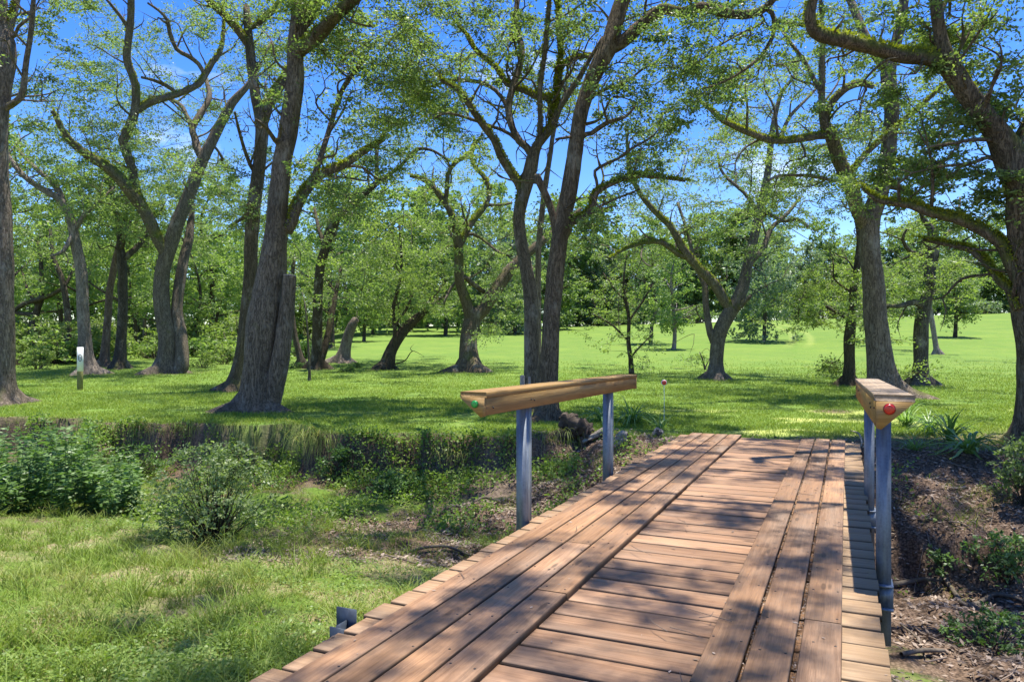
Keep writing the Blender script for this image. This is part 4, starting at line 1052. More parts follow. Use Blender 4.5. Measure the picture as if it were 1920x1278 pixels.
def copy_tree(root, loc, rz, sc, label=None, group=None):
    c = root.copy(); COL.objects.link(c)
    c.location = loc; c.rotation_euler = (0, 0, rz); c.scale = sc
    if label: c['label'] = label
    if group: c['group'] = group
    for ch in root.children:
        d = ch.copy(); COL.objects.link(d); d.parent = c
    return c

def place(protos, spots, g, label, group, used):
    for (X, Y, sc) in spots:
        i = int(g.integers(0, len(protos))); p = protos[i]
        loc = (X, Y, float(terrain(X, Y)) - .05); rz = g.random() * 6.28; s3 = (sc * (.9 + .2 * g.random()),) * 2 + (sc,)
        if i not in used or p.name not in used:
            used.add(i); used.add(p.name)
            p.location = loc; p.rotation_euler = (0, 0, rz); p.scale = s3; p['label'] = label; p['group'] = group
        else: copy_tree(p, loc, rz, s3, label, group)

g = rng(77)
wood = [generic('woodland_tree', 201, 13, 3.6, 84, 105, .21, 'bark_dark', 'leaf_wood', tr=.17, low=.3),
        generic('woodland_tree', 202, 11, 3.2, 75, 105, .20, 'bark_dark', 'leaf_wood', tr=.14, low=.22),
        generic('woodland_tree', 203, 14, 3.9, 88, 105, .21, 'bark_dark', 'leaf_wood', tr=.2, low=.38)]
sp = []
for _ in range(60):
    Y = g.uniform(40, 78); px = g.uniform(-140, 660)
    X = (px - CX) / F * Y
    if px > 400 and Y < 55: continue
    if all((X - a) ** 2 + (Y - b) ** 2 > 9 for a, b, _ in sp): sp.append((X, Y, g.uniform(.75, 1.1)))
sp = sp[:32]
place(wood, sp, g, 'leafy tree in the dense woodland behind the oaks on the left', 'woodland trees behind the left lawn', set())
bk = [generic('field_edge_tree', 211, 12, 3.8, 95, 105, .30, 'bark_dark', 'leaf_far', low=.08), generic('field_edge_tree', 212, 13.5, 4.2, 105, 105, .32, 'bark_dark', 'leaf_wood', low=.06),
      generic('field_edge_tree', 213, 10, 3.8, 90, 105, .30, 'bark_dark', 'leaf_silver', low=.04, droop=.3)]
sp = []
for i in range(17):
    px = 610 + 27 * i + g.normal() * 8; Y = g.uniform(98, 124)
    sp.append(((px - CX) / F * Y, Y, g.uniform(.85, 1.2)))
for i in range(54):
    px = 1060 + 17 * i + g.normal() * 7; Y = g.uniform(110, 134)
    sp.append(((px - CX) / F * Y, Y, g.uniform(.95, 1.25) if px > 1450 else g.uniform(1.05, 1.4)))
for i in range(20):
    px = -160 + 42 * i + g.normal() * 9; Y = g.uniform(84, 110)
    sp.append(((px - CX) / F * Y, Y, g.uniform(.85, 1.2)))
for px, Y, s_ in ((700, 84, 1.25), (770, 92, 1.35), (835, 80, 1.2), (900, 90, 1.35), (965, 84, 1.3), (1030, 95, 1.25), (650, 78, 1.2), (800, 105, 1.6), (930, 108, 1.6), (1060, 110, 1.45), (1120, 112, 1.5)):
    sp.append(((px - CX) / F * Y, Y, s_))
place(bk, sp, g, 'leafy tree in the far tree line along the crest of the field', 'trees along the far edge of the field', set())

def single(proto, px, py, sc, label, rz=0.):
    B = hit(px, py); proto.location = B - np.array([0, 0, .1]); proto.scale = (sc, sc, sc); proto.rotation_euler = (0, 0, rz); proto['label'] = label
single(generic('willowy_tree', 221, 11, 4.4, 120, 110, .26, 'bark_dark', 'leaf_silver', droop=.5, low=.06), 1432, 640, .92, 'broad silvery green drooping tree on the field behind the V-shaped oak')
single(generic('leafy_tree', 222, 8, 2.6, 80, 100, .2, 'bark_dark', 'leaf_light', low=.2), 1640, 640, .85, 'yellow-green rounded tree on the field behind the thick oak')
single(generic('leafy_tree', 223, 7, 2.6, 75, 100, .2, 'bark_dark', 'leaf_light', low=.22), 1790, 632, .95, 'yellow-green spreading tree on the field left of the right-edge oak')
single(generic('leafy_tree', 224, 9, 2.5, 70, 95, .2, 'bark_pale', 'leaf_wood', low=.22), 1263, 655, .85, 'thin upright tree on the field right of the sapling')
single(generic('leafy_tree', 225, 8.5, 3.0, 80, 100, .2, 'bark_dark', 'leaf_far', low=.15), 1220, 645, .9, 'round dark green tree on the field just behind the sapling')
single(generic('leafy_tree', 226, 9, 3.4, 90, 100, .22, 'bark_dark', 'leaf_wood', low=.18), 682, 640, .9, 'green tree on the field behind the leaning pale snag')

# shrubs at the foot of the woodland
def shrub_proto(seed, rad, h, leaf, ls, n=26, per=70):
    g = rng(seed); root = empty('wood_edge_shrub', (0, 0, 0), 'x', 'shrub'); tm = MB(); cm = MB()
    for i in range(n):
        a = g.random() * 6.28; r = rad * math.sqrt(g.random()); z = h * (.15 + .85 * g.random() * (1 - .5 * r / rad))
        c = np.array([math.cos(a) * r, math.sin(a) * r, z]); clump(cm, c, .33 * rad, per, ls, g)
        tube(tm, np.stack([np.array([c[0] * .15, c[1] * .15, -.1]), c * [.6, .6, .6], c]), np.array([.03, .02, .008]), 5, moss=0.)
    tm.build('stems', M['bark_dark'], root, True); cm.build('foliage', M[leaf], root)
    return root
sh = [shrub_proto(301, 1.5, 1.9, 'leaf_wood', .17), shrub_proto(302, 1.2, 1.4, 'weed', .15), shrub_proto(303, 1.6, 2.4, 'leaf_light', .17)]
sp = []
for i in range(46):
    px = g.uniform(-60, 560); py = g.uniform(664, 684)
    B = hit(px, py); sp.append((B[0], B[1] + g.uniform(0, 8), g.uniform(.6, 1.25)))
for px, py, s_ in ((650, 697, .28), (668, 690, .3), (380, 690, .4), (420, 683, .5), (560, 690, .3), (70, 692, .5), (30, 685, .6), (540, 668, .5)):
    B = hit(px, py); sp.append((B[0], B[1], s_))
place(sh, sp, g, 'leafy shrub in the undergrowth at the foot of the woodland', 'shrubs along the wood edge', set())
sp = []
for i in range(30):
    px = 600 + 45 * i + g.normal() * 12; Y = g.uniform(106, 116)
    sp.append(((px - CX) / F * Y, Y, g.uniform(1.0, 1.9)))
fs = [shrub_proto(304, 1.7, 1.7, 'leaf_far', .22), shrub_proto(305, 1.5, 2.0, 'leaf_silver', .22)]
for q in fs: q.name = 'field_edge_shrub'
for i in range(26):
    px = -220 + 33 * i; Y = g.uniform(88, 100); sp.append(((px - CX) / F * Y, Y, g.uniform(1.3, 2.0)))
place(fs, sp, g, 'rounded dark shrub under the far tree line on the crest', 'shrubs along the far field edge', set())

# ------------------------------------------------------------------ lawn and rough grass (uncountable)
tbase = [(o.location.x, o.location.y, .55) for o in S.objects if o.type == 'EMPTY' and o.name.startswith('oak_tree')]
def ground_pts(X, Y): return np.stack([X, Y, terrain(X, Y)], 1)
def off_bridge(X, Y, m=.03):
    s_, t_ = br_st(X, Y)
    return ~((s_ > S0) & (s_ < S1 + .02) & (t_ > DL - m) & (t_ < DR + m))
def wedge(g, n, y0, y1, a0, a1, pw=1.):
    """points spread over the picture wedge, denser near"""
    Y = y0 * (y1 / y0) ** g.random(n); a = g.uniform(a0, a1, n)
    return a * Y, Y
g = rng(501); mb = MB()
X, Y = wedge(g, 520000, 10.5, 48, -.87, .87)
q = (Y - lip(X)) * .95
bare_ = sstep(3.4, 4.4, X) * sstep(12.6, 11.2, Y - .25 * (X - 4))
dens = fbm(X * 1.1, Y * 1.1, 61, 3)
k = (q > -.12 + .2 * (fbm(X * 3, Y * 3, 8, 2) - .5)) & off_bridge(X, Y) & (g.random(len(X)) > bare_ * .85) & (dens + .25 * g.random(len(X)) > .42) & (g.random(len(X)) > sstep(14, 46, Y)) & (g.random(len(X)) > .8 * sstep(.52, .66, fbm(X * .7 + 9, Y * 1.1, 131, 3)) * sstep(1.5, 3.2, X) * sstep(18, 15.5, Y))
for tx, ty, tr in tbase: k &= (X - tx) ** 2 + (Y - ty) ** 2 > tr ** 2 * (.5 + g.random(len(X)))
X, Y = X[k], Y[k]
P = ground_pts(X, Y); n = len(X)
Hh = (.045 + .05 * g.random(n)) * (.7 + .8 * fbm(X * .7, Y * .7, 66, 3)) * (1 + sstep(18, 34, Y) * .3)
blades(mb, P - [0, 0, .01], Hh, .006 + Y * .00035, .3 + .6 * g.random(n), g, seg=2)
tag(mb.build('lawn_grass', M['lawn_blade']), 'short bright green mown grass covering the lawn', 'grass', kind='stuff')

g = rng(502); mb = MB()
X, Y = wedge(g, 185000, 2.4, 11.5, -1.25, .1)
q = (Y - lip(X)) * .95
cov = fbm(X * 1.2 + 7, Y * 1.2, 83, 4)
k = (q < -2.6) & off_bridge(X, Y, .0) & (cov + .3 * (g.random(len(X)) - .5) > .475) & (X < 1.2)
X, Y = X[k], Y[k]; n = len(X)
blades(mb, ground_pts(X, Y) - [0, 0, .01], (.03 + .07 * g.random(n) ** 1.5), .0045 + .0016 * g.random(n), .4 + .8 * g.random(n), g, seg=3)
for _ in range(1250):                 # taller tufts
    Yt = 3.4 * (10.5 / 3.4) ** g.random(); Xt = g.uniform(-1.15, .02) * Yt
    if fbm(Xt * .8 + 3, Yt * .8, 87, 3) < .47 or (Yt - float(lip(Xt))) * .95 > -2.2: continue
    m = int(g.integers(14, 40)); xx = Xt + g.normal(size=m) * .06; yy = Yt + g.normal(size=m) * .06
    ok = off_bridge(xx, yy, .02); xx, yy = xx[ok], yy[ok]; m = len(xx)
    if m: blades(mb, ground_pts(xx, yy) - [0, 0, .01], (.09 + .22 * g.random()) * (.6 + .6 * g.random(m)), .006, .35 + .7 * g.random(m), g, seg=4, rnd=np.clip(g.random() * .6 + .3 * g.random(m), 0, 1))
X, Y = wedge(g, 60000, 3.0, 10.5, -.78, .1)
k = ((Y - lip(X)) * .95 < -3.) & off_bridge(X, Y, .0) & (X < 1.) & (fbm(X * 1.2 + 7, Y * 1.2, 83, 4) < .5)
X, Y = X[k], Y[k]; n = len(X)
blades(mb, ground_pts(X, Y) - [0, 0, .01], .02 + .05 * g.random(n), .0045, .5 + 1.2 * g.random(n), g, rnd=.75 + .25 * g.random(n), seg=2)
tag(mb.build('rough_grass', M['rough_blade']), 'uneven green and straw coloured grass on the near bank', 'grass', kind='stuff')

# clover-like ground cover and creepers
g = rng(503); mb = MB()
X, Y = wedge(g, 145000, 2.4, 9.5, -1.25, .1)
cv = fbm(X * .9 + 40, Y * .9, 93, 4); q = (Y - lip(X)) * .95
k = (cv + .25 * (g.random(len(X)) - .5) > .515 + .12 * sstep(-2.8, -1.9, X) * sstep(7.4, 8.1, Y)) & (q < -2.2) & off_bridge(X, Y, .02)
X, Y = X[k], Y[k]; n = len(X)
P = ground_pts(X, Y) + np.stack([0 * X, 0 * X, .01 + .05 * g.random(n)], 1)
a = g.random(n) * 6.28
leaves(mb, P, np.stack([np.cos(a), np.sin(a), .2 * g.normal(size=n)], 1), .017 + .016 * g.random(n), .013 + .011 * g.random(n), g, upbias=1.6)
# creepers on the far bank below the lip
Xb = g.uniform(-11, 5.5, 90000); Yb = lip(Xb) - .02 - 3.4 * g.random(90000) ** 1.5
cv = fbm(Xb * 1.2 + 11, Yb * 1.2, 95, 3)
k = (cv + .2 * (g.random(len(Xb)) - .5) > .49 + .10 * sstep(2., 4., Xb) + .16 * sstep(-3., -2., Xb) * sstep(10.6, 9.9, Yb) + .13 * sstep(-.1, .7, Xb) * sstep(9.8, 10.6, Yb) + .05 * sstep(-.5, -.3, (Yb - lip(Xb)) * .95)) & off_bridge(Xb, Yb, .02)
Xb, Yb = Xb[k], Yb[k]; n = len(Xb)
P = ground_pts(Xb, Yb) + np.stack([0 * Xb, -.02 - .10 * g.random(n), .01 + .16 * g.random(n) ** 2], 1)
leaves(mb, P, g.normal(size=(n, 3)) + [0, -.5, .1], .035 + .035 * g.random(n), .024 + .02 * g.random(n), g, upbias=1.2)
tag(mb.build('ground_cover_plants', M['clover']), 'low creeping green plants over the banks and rough ground', 'ground cover', kind='stuff')

# leaf litter
g = rng(504); mb = MB()
X = np.concatenate([g.uniform(2.0, 9, 42000), g.uniform(-3.0, 1.5, 16000), g.uniform(0., 3.2, 9000)]); Y = np.concatenate([g.uniform(3.5, 12.6, 42000), g.uniform(7.4, 10.9, 16000), g.uniform(10., 13.2, 9000)])
q = (Y - lip(X)) * .95
k = off_bridge(X, Y, .03) & (q < .9 * g.random(len(X))) & (fbm(X * 1.6, Y * 1.6, 97, 3) + .35 * (g.random(len(X)) - .5) > .42)
X, Y = X[k], Y[k]; n = len(X)
a = g.random(n) * 6.28; l = .03 + .05 * g.random(n)
leaves(mb, ground_pts(X, Y) + np.stack([0 * X, 0 * X, .004 + .02 * g.random(n)], 1), np.stack([np.cos(a), np.sin(a), .25 * g.normal(size=n)], 1), l, l * .38, g, upbias=2.)
for _ in range(170):
    if g.random() < .75: x_, y_ = g.uniform(2.4, 7.5), g.uniform(4, 11.5)
    else: x_, y_ = g.uniform(-3.2, .6), g.uniform(7.5, 10.5)
    if not off_bridge(np.array([x_]), np.array([y_]), .3)[0]: continue
    a = g.random() * 6.28; d = np.array([math.cos(a), math.sin(a)]) * (.08 + .22 * g.random()); pts = []
    for t in (-1, -.3, .4, 1):
        xx, yy = x_ + d[0] * t + g.normal() * .02, y_ + d[1] * t + g.normal() * .02; pts.append((xx, yy, float(terrain(xx, yy)) + .015 + .02 * g.random()))
    r_ = .003 + .006 * g.random(); tube(mb, np.array(pts), np.array([r_, r_, r_ * .8, r_ * .4]), 5, rnd=.1 + .5 * g.random())
tag(mb.build('leaf_litter', M['litter']), 'brown dry fallen leaves carpeting the creek banks', 'leaf litter', kind='stuff')

# sparse green and dead grass on the banks
g = rng(505); mb = MB()
X = g.uniform(-12, 8, 42000); Y = lip(X) - g.uniform(-.12, 3.4, 42000)
k = off_bridge(X, Y, .03) & ((Y - lip(X)) * .95 < -.45) & (fbm(X * 1.5 + 5, Y * 1.5, 103, 3) + .15 * (g.random(len(X)) - .5) > .53 + .05 * sstep(2, 4, X) + .22 * sstep(-.6, -.35, (Y - lip(X)) * .95))
X, Y = X[k], Y[k]; n = len(X)
blades(mb, ground_pts(X, Y) - [0, 0, .01], .07 + .14 * g.random(n), .006, .7 + .9 * g.random(n), g, az=-np.pi / 2 + g.normal(size=n) * .9, seg=3)
# strands drooping over the lip, and thin roots
for _ in range(62):
    xc = g.uniform(-9.5, 1.2); m = int(g.integers(8, 26)); 
    if fbm(xc * 1.1, 3.7, 141, 3) < .50: continue
    for _k in range(m):
        x_ = xc + g.normal() * .13; y_ = float(lip(x_)) + g.normal() * .05; p = np.array([x_, y_, float(terrain(x_, y_ + .12)) + .01])
        a = -np.pi / 2 + g.normal() * 1.2; l = (.2 + .45 * g.random()) * (.5 + fbm(xc * 2.3, 1.1, 147, 2)); d = np.array([math.cos(a), math.sin(a), 0]); t = np.linspace(0, 1, 5)[:, None]
        C = p + d * l * (.25 + .4 * g.random()) * t ** .8 + np.array([0, 0, 1.]) * l * ((.3 + .5 * g.random()) * t - 1.25 * t ** 2); sd = np.cross(d, [0, 0, 1.]) * .0042
        V = np.concatenate([C - sd * (1 - t * .8), C + sd * (1 - t * .8)]); mb.add(V, [[i, i + 1, 6 + i, 5 + i] for i in range(4)], None, rnd=g.random(), hh=np.tile(t[:, 0], 2))
tag(mb.build('bank_grass', M['rough_blade']), 'dry and green grass hanging down the creek bank', 'grass', kind='stuff')

# leaves, twigs and grit fallen on the deck
g = rng(506); mb = MB()
n = 170; s_ = g.uniform(2.5, 12, n); t_ = g.uniform(DL, DR, n)
on = ((t_ > -2.28) & (t_ < -1.51)) | ((t_ > -.64) & (t_ < -.02))
P = np.array([br(a, b, .004 if o else -.036) for a, b, o in zip(s_, t_, on)]); a = g.random(n) * 6.28; l = .012 + .03 * g.random(n)
leaves(mb, P, np.stack([np.cos(a), np.sin(a), .08 * g.random(n)], 1), l, l * .4, g, upbias=4)
n = 1500; s_ = g.uniform(2.5, 12, n); t_ = np.where(g.random(n) < .5, -.222, -.436) + g.normal(size=n) * .004
P = np.array([br(a, b, -.012) for a, b in zip(s_, t_)]); a = g.random(n) * 6.28
leaves(mb, P, np.stack([np.cos(a), np.sin(a), .3 * g.normal(size=n)], 1), .012, .007, g, upbias=3)
for _ in range(26):
    p = br(g.uniform(3, 11), g.uniform(DL + .1, DR - .1), .006); a = g.random() * 6.28; d = np.array([math.cos(a), math.sin(a), 0]) * (.04 + .1 * g.random())
    C = np.stack([p - d, p + g.normal(size=3) * [.012, .012, 0], p + d]); C[:, 2] = .008
    tube(mb, C, np.array([.0025, .002, .001]), 5, rnd=.15)
tag(mb.build('deck_debris', M['litter']), 'fallen leaves, twigs and grit scattered over the bridge planks', 'debris', kind='stuff')

# ------------------------------------------------------------------ bushes, weeds, plants
def bush(name, label, px, py, rx, h, n, per, ls, leaf, seed, flat=.8, cl=.2):
    g = rng(seed); B = hit(px, py); root = empty(name, B, label, 'bush'); tm = MB(); cm = MB()
    for i in range(n):
        a = g.random() * 6.28; u = g.random(); z = h * (.22 + .8 * u)
        r = rx * math.sqrt(g.random()) * (.55 + .9 * math.sin(math.pi * min(1, u * .8 + .2)))
        c = np.array([math.cos(a) * r, math.sin(a) * r * .8, z]); clump(cm, c, cl * (.7 + .6 * g.random()), per, ls, g, None, flat)
        tube(tm, np.stack([np.array([c[0] * .1, c[1] * .1, -.06]), c * [.5, .5, .5] + g.normal(size=3) * .03, c * [.85, .85, .9], c]), np.array([.007, .005, .003, .002]), 5, moss=0.)
    tm.build('stems', M['bark_dark'], root, True); cm.build('foliage', M[leaf], root)
bush('bush', 'round small-leaved bush standing alone in front of the creek bank', 400, 1018, .56, 1.05, 100, 95, .040, 'bush_leaf', 601, cl=.19)

def weed_mass():
    g = rng(610); cm = MB()
    for _ in range(240):
        px = g.uniform(-90, 255); 
        B = hit(px, g.uniform(905, 968))
        if B[0] > -3.6: continue
        h = (.35 + .8 * g.random() ** 1.4) * (1.1 if px < 170 else .65)
        lean = g.normal(size=2) * .16
        k = 12
        for i in range(k):
            z = h * (.12 + .88 * i / k); p = np.array([B[0] + lean[0] * z, B[1] + lean[1] * z, B[2] + z])
            m = 5; a = g.random(m) * 6.28
            leaves(cm, np.repeat(p[None], m, 0) + g.normal(size=(m, 3)) * .02, np.stack([np.cos(a), np.sin(a), .25 - .5 * g.random(m)], 1), .08 + .08 * g.random(m), .028 + .016 * g.random(m), g, np.clip(.2 + .6 * i / k + .2 * g.normal(size=m), 0, 1), upbias=1.5)
        tube(cm, np.stack([B - [0, 0, .03], B + [lean[0] * h, lean[1] * h, h]]), np.array([.006, .003]), 4, rnd=.3)
    return cm
tag(weed_mass().build('weeds', M['weed']), 'tall tangled green weeds filling the creek bed at the left edge', 'weeds', kind='stuff')
for k_, (px, py, h, lab) in enumerate(((640, 900, .5, 'upright green weed with lance leaves on the bank beside the hanging grass'), (120, 900, .5, 'leafy green shrub hanging over the bank at the far left'), (250, 900, .55, 'pale green leafy weed left of the round bush'), (740, 930, .35, 'low leafy weed on the shaded bank right of the lance-leaved weed'))):
    bush('bank_weed', lab, px, py, h * .75, h, 34, 40, .05, 'weed', 620 + k_, cl=.14)

def tuft(px, py, n, ln, label, seed):
    g = rng(seed); B = hit(px, py); mb = MB(); c = B + [0, .02, .05]
    for _ in range(n):
        p = c + np.array([g.normal() * .20, g.normal() * .09, g.normal() * .04]); a = -np.pi / 2 + g.normal() * 1.1; l = ln * (.5 + .7 * g.random())
        d = np.array([math.cos(a), math.sin(a), 0]); w = .004 + .002 * g.random()
        t = np.linspace(0, 1, 6)[:, None]
        rs = g.random() * .7; C = p + d * l * .6 * t ** .8 + np.array([0, 0, 1.]) * l * ((.35 + rs) * t - (1.05 + .4 * rs) * t ** 2)
        sd = np.cross(d, [0, 0, 1.]) * w
        V = np.concatenate([C - sd * (1 - t * .8), C + sd * (1 - t * .8)]); q = [[i, i + 1, 7 + i, 6 + i] for i in range(5)]
        mb.add(V - B, q, None, rnd=g.random(), hh=np.tile(t[:, 0], 2))
    o = mb.build('hanging_grass_tuft', M['rough_blade'] if seed != 634 else M['dry_blade'], loc=B); tag(o, label, 'grass tuft')
tuft(590, 826, 220, .72, 'long yellow-green grass tuft drooping over the bank right of the bush', 631)
tuft(540, 822, 80, .36, 'smaller pale grass tuft on the lip just left of the long drooping one', 632)
tuft(330, 812, 110, .36, 'thick dark grass tuft hanging over the eroded bank above the bush', 633)
tuft(270, 806, 70, .3, 'straw coloured grass tuft on the bank lip above and left of the bush', 634)
tuft(860, 862, 110, .3, 'short brownish grass tuft on the bank left of the near left post', 635)

def strap_plant(px, py, n, ln, seed, label, wd=.022, stiff=.5, Boff=(0, 0)):
    g = rng(seed); B = hit(px, py); mb = MB()
    for _ in range(int(n * 3)):
        a = g.random() * 6.28; l = 1.3 * ln * (.5 + .65 * g.random()); d = np.array([math.cos(a), math.sin(a), 0]); w = .8 * wd * (.7 + .5 * g.random())
        t = np.linspace(0, 1, 8)[:, None]; el = .75 + .65 * g.random(); bend = (1 - stiff * .8) * (.6 + 1.1 * g.random())
        C = np.array([g.normal() * .03, g.normal() * .03, 0]) + d * l * (math.cos(el) * t + .35 * bend * t ** 2) + np.array([0, 0, 1.]) * l * (math.sin(el) * t - bend * .75 * t ** 2.2)
        C[:, 2] = np.maximum(C[:, 2], .01)
        sd = np.cross(d, [0, 0, 1.]) * w; pr = np.sin(np.pi * (.12 + .88 * t)) ** .6
        mid = C - np.array([0, 0, 1.]) * w * .35
        V = np.concatenate([C - sd * pr, mid, C + sd * pr]); k = 8
        q = [[i, i + 1, k + i + 1, k + i] for i in range(k - 1)] + [[k + i, k + i + 1, 2 * k + i + 1, 2 * k + i] for i in range(k - 1)]
        mb.add(V, q, None, rnd=g.random())
    o = mb.build('strap_leaf_plant', M['strap'], loc=B); tag(o, label, 'plant', 'strap-leaved plants by the bridge')
for i, a in enumerate(((1185, 795, 34, .62, 'largest strap-leaved plant behind the far left guard post', .016, .35), (1130, 790, 14, .6, 'strap-leaved plant with two folded-over leaves left of the far left guard post', .018, .2),
                       (1238, 808, 14, .34, 'small yellowish strap-leaved plant beside the left wheel track end', .014, .5),
                       (1700, 800, 26, .6, 'strap-leaved plant nearest the right guard rail', .016, .45), (1745, 815, 24, .62, 'tall grassy strap-leaved plant in the middle of the right bank row', .014, .35),
                       (1782, 828, 20, .62, 'upright strap-leaved plant with broad light leaves on the right bank', .020, .5), (1815, 850, 16, .6, 'strap-leaved plant flopping down the slope at the right end of the row', .028, .2),
                       (1715, 845, 14, .32, 'small yellow-green strap-leaved plant at the foot of the right bank row', .013, .5), (1690, 770, 20, .5, 'strap-leaved plant at the far back of the right bank row', .015, .5))):
    strap_plant(a[0], a[1], a[2], a[3], 640 + i, a[4], a[5], a[6])
bush('bush', 'dark leafy bush cut by the right edge below the huge oak', 1925, 945, .28, .75, 40, 55, .05, 'leaf_dark', 661, cl=.14)
bush('bush', 'grassy green bush in the shade at the right edge above the creek', 1890, 1085, .40, .42, 40, 45, .05, 'weed', 662, cl=.14)
bush('bush', 'low green leafy plant in the bottom right corner of the creek', 1860, 1215, .30, .26, 30, 45, .04, 'weed', 663, cl=.11)
bush('bush', 'small white-green seedling on the undercut creek edge by the curved root', 1770, 1078, .16, .2, 14, 30, .045, 'weed', 664, cl=.08)

# ------------------------------------------------------------------ small things
def stick(name, pts, label, mat='stick', cat='branch', seed=0, lift=.02, rough=.2):
    """pts (x, y, width px, height above ground m)"""
    P = []
    for x, y, w, h in pts:
        b = hit(x, y); b = b + np.array([0, 0, h]); P.append((*b, max(.003, w / 2 * b[1] / F)))
    P = np.array(P); C = crom(P, .07); mb = MB(); o = P[0, :3]
    tube(mb, C[:, :3], C[:, 3], 9, seed, rough)
    ob = mb.build(name, M[mat], smooth=True, off=o, loc=o); tag(ob, label, cat)
stick('exposed_root', [(1772, 1098, 7, .05), (1790, 1122, 9, .06), (1806, 1138, 9, .03), (1835, 1136, 9, .03), (1862, 1124, 8, .06), (1895, 1128, 7, .05), (1925, 1132, 6, .0)], 'curved grey root crossing the dark creek bed at the right edge', cat='root', seed=701)
stick('fallen_log', [(1650, 1102, 11, .02), (1690, 1100, 11, .03), (1735, 1096, 9, .02), (1765, 1093, 5, 0)], 'mossy log under the right bank beside the near right guard post', seed=702, mat='stick', cat='log')
stick('dead_branch', [(1690, 1235, 8, .03), (1730, 1232, 9, .05), (1770, 1226, 7, .03)], 'short dark branch on the leaves in the bottom right corner', seed=703)
stick('dead_branch', [(1858, 1190, 8, .03), (1885, 1170, 8, .06), (1925, 1160, 7, .05)], 'dark branch sloping out of the frame at the lower right', seed=704)
stick('dead_branch', [(1690, 1180, 4, .03), (1720, 1205, 3, .04), (1735, 1240, 3, .03)], 'thin crooked twig on the leaves beside the right girder', seed=705)
stick('dead_branch', [(760, 1040, 5, .02), (800, 1036, 6, .05), (840, 1034, 5, .05), (880, 1046, 5, .03)], 'bare branch lying in the ditch left of the bridge', seed=706)
stick('dead_branch', [(886, 948, 4, .05), (910, 942, 5, .07), (938, 946, 4, .04)], 'pale dead branch on the bank left of the near left post', seed=707)
stick('dead_branch', [(700, 1040, 3, .02), (740, 1050, 3, .03), (790, 1062, 3, .02)], 'thin twig in the ditch bottom left of the bare branch', seed=708)
stick('pale_twig', [(1596, 812, 2.5, .04), (1610, 822, 3, .08), (1616, 836, 3, .05), (1612, 842, 2, .02)], 'bleached bent twig by the far right guard post', mat='grey_wood', seed=709, cat='twig')
# a dark rotten log heap beside the far left post
def lump(name, px, py, size, label, mat, seed, cat='log', dz=0., endmat=None, axis=None, ln=None):
    g = rng(seed); B = hit(px, py) + np.array([0, 0, dz]); mb = MB()
    ax = unit(np.asarray(axis or (1, .2, .3), float)); L_ = ln or size * 1.3
    C = np.stack([-ax * L_ * .5, -ax * L_ * .2 + g.normal(size=3) * .02, ax * L_ * .15 + g.normal(size=3) * .02, ax * L_ * .5]) + [0, 0, size * .35]
    D = crom(np.column_stack([C, [size * .30, size * .44, size * .46, size * .36]]), .02)
    tube(mb, D[:, :3], D[:, 3] * (1 + .6 * (fbm(np.arange(len(D)) * .4, np.zeros(len(D)) + seed, 3, 2) - .5)), 18, seed, 1.1, cap=False)
    n = 18; V = np.concatenate(mb.V); c0 = V[:n].mean(0); c1 = V[-n:].mean(0) + ax * .01; j = np.arange(n)
    mb.add(np.vstack([V[:n], [c0]]), None, np.stack([j, (j + 1) % n, np.full(n, n)], 1))
    if mat == 'burnt':              # broken root stubs on the rotten wood
        for _ in range(9):
            p = D[int(g.integers(0, len(D))), :3]; d = unit(g.normal(size=3) + np.array([0, 0, .3])) * size * (.4 + .35 * g.random())
            E = crom(np.column_stack([np.stack([p, p + d * .6 + g.normal(size=3) * .03, p + d + g.normal(size=3) * .03]), [size * .26, size * .17, size * .05]]), .03)
            tube(mb, E[:, :3], E[:, 3], 9, seed + 3, 1.2)
    o = mb.build(name, M[mat], smooth=True, loc=B); tag(o, label, cat)
    e = MB(); e.add(np.vstack([V[-n:], [c1]]), None, np.stack([j, (j + 1) % n, np.full(n, n)], 1)); e.build('cut_end', M[endmat or mat], o)
lump('rotten_log', 1078, 812, .31, 'largest black rotten log chunk left of the far left guard post', 'burnt', 721, axis=(.8, -.5, -.25), ln=.55, endmat='log_end', dz=.02)
lump('rotten_log', 1055, 822, .17, 'small black log lump at the left foot of the rotten log', 'burnt', 722, axis=(1, .1, .1), ln=.4)
lump('rotten_log', 1098, 832, .22, 'crumbling dark stump below the rotten log', 'burnt', 723, axis=(.1, -.3, 1), ln=.26)
lump('cut_log', 1112, 826, .085, 'short pale peeled log leaning against the far left guard post', 'grey_wood', 724, axis=(.8, .3, .45), ln=.42, dz=.05, endmat='pale_cut')
lump('cut_log', 1234, 818, .17, 'short round log beside the left wheel track end', 'grey_wood', 725, axis=(-.1, -1, -.05), ln=.24, endmat='burnt')
lump('cut_log', 1165, 830, .16, 'grey hollow log piece right of the far left guard post', 'grey_wood', 726, axis=(.9, -.3, .1), ln=.22, endmat='burnt')

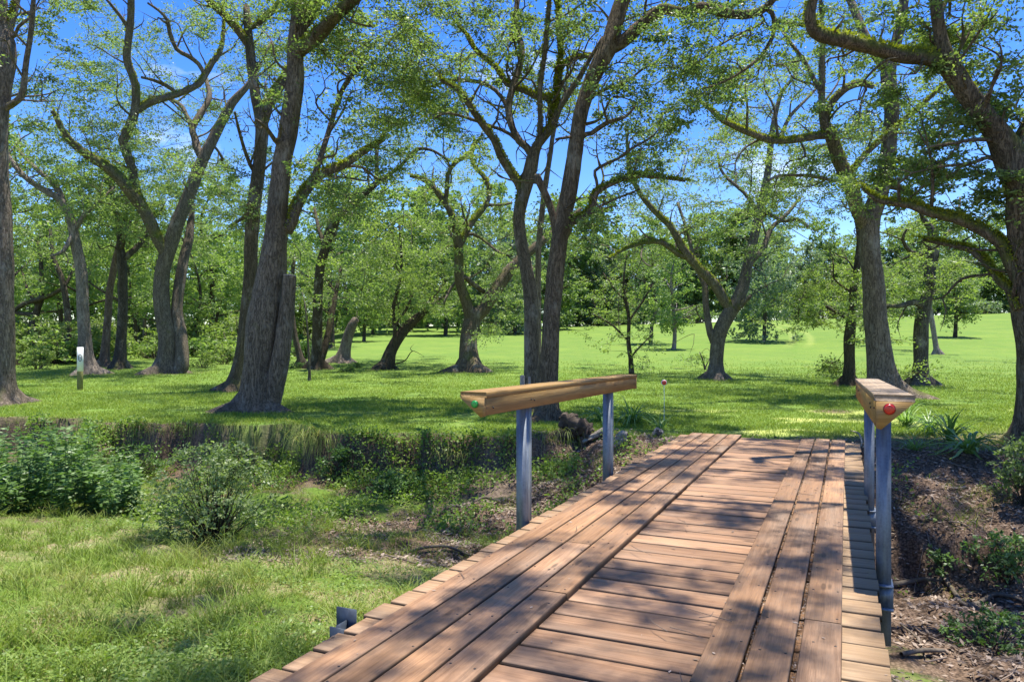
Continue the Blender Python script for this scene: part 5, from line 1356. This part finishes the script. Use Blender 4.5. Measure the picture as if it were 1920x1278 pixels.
# reflector stake
B = hit(1245, 792); st = empty('reflector_stake', B, 'thin white rod with a round red reflector beside the end of the bridge', 'stake')
mb = MB(); hz = CAMZ + (HY - 717) / F * B[1] - B[2]
tube(mb, np.array([[0, 0, -.1], [.004, 0, hz * .5], [0, 0, hz - .02]]), np.array([.005, .005, .005]), 8); mb.build('rod', M['white'], st)
mb = MB(); disc(mb, np.array([0, -.004, hz]), (0, -1, 0), .055, .008, 20, .003); disc(mb, np.array([0, .004, hz]), (0, 1, 0), .055, .006, 20, .002); d_ = mb.build('reflector', M['white'], st)
mb = MB(); disc(mb, np.array([0, -.0135, hz]), (0, -1, 0), .045, .004, 20, .003); mb.build('lens', M['red'], d_)
# marker post
B = hit(150, 731); mk = empty('marker_post', B, 'white marker board with a dark ring on a green wooden post', 'marker post')
k = B[1] / F; mb = MB()
box(mb, np.array([0, 0, 36 * k - .15]), (1, 0, 0), (0, 1, 0), Z3, 7.5 * k, 7.5 * k, 78 * k + .3); mb.build('post', M['post_wood'], mk)
mb = MB(); zc = 58 * k; w = 11.5 * k; h = 45 * k; y_ = -7.5 * k / 2 - .012
box(mb, np.array([3 * k, y_, zc]), (1, 0, 0), (0, 1, 0), Z3, w, .018, h); bd = mb.build('board', M['white'], mk)
mb = MB(); t = np.linspace(0, 2 * np.pi, 33); tube(mb, np.stack([3 * k + np.cos(t) * 3.0 * k, 0 * t + y_ - .011, zc + 2.5 * k + np.sin(t) * 6.3 * k], 1), np.full(33, .011), 6, cap=False)
tube(mb, np.array([[3 * k - .6 * k, y_ - .011, zc + 5 * k], [3 * k + .7 * k, y_ - .011, zc + 2.8 * k], [3 * k - .5 * k, y_ - .011, zc + .2 * k]]), np.full(3, .008), 6); mb.build('ring_mark', M['ink'], bd)
# two old stakes behind the left guard rail
for px, top, w, lab in ((979, 704, .09, 'wider grey wooden stake peeping over the left guard rail'), (992, 706, .05, 'thinner pale wooden stake peeping over the left guard rail')):
    Yk = 12.9; p = at(px, top, Yk); zb = float(terrain(p[0], Yk)); mb = MB()
    C = np.array([[0, 0, -.2], [0, 0, (p[2] - zb) * .5], [.005, 0, p[2] - zb]]); tube(mb, C, np.array([w * .52, w * .5, w * .47]), 10, 3, .15)
    o = mb.build('wooden_stake', M['grey_wood'], smooth=False, loc=(p[0], Yk, zb)); tag(o, lab, 'stake', None)
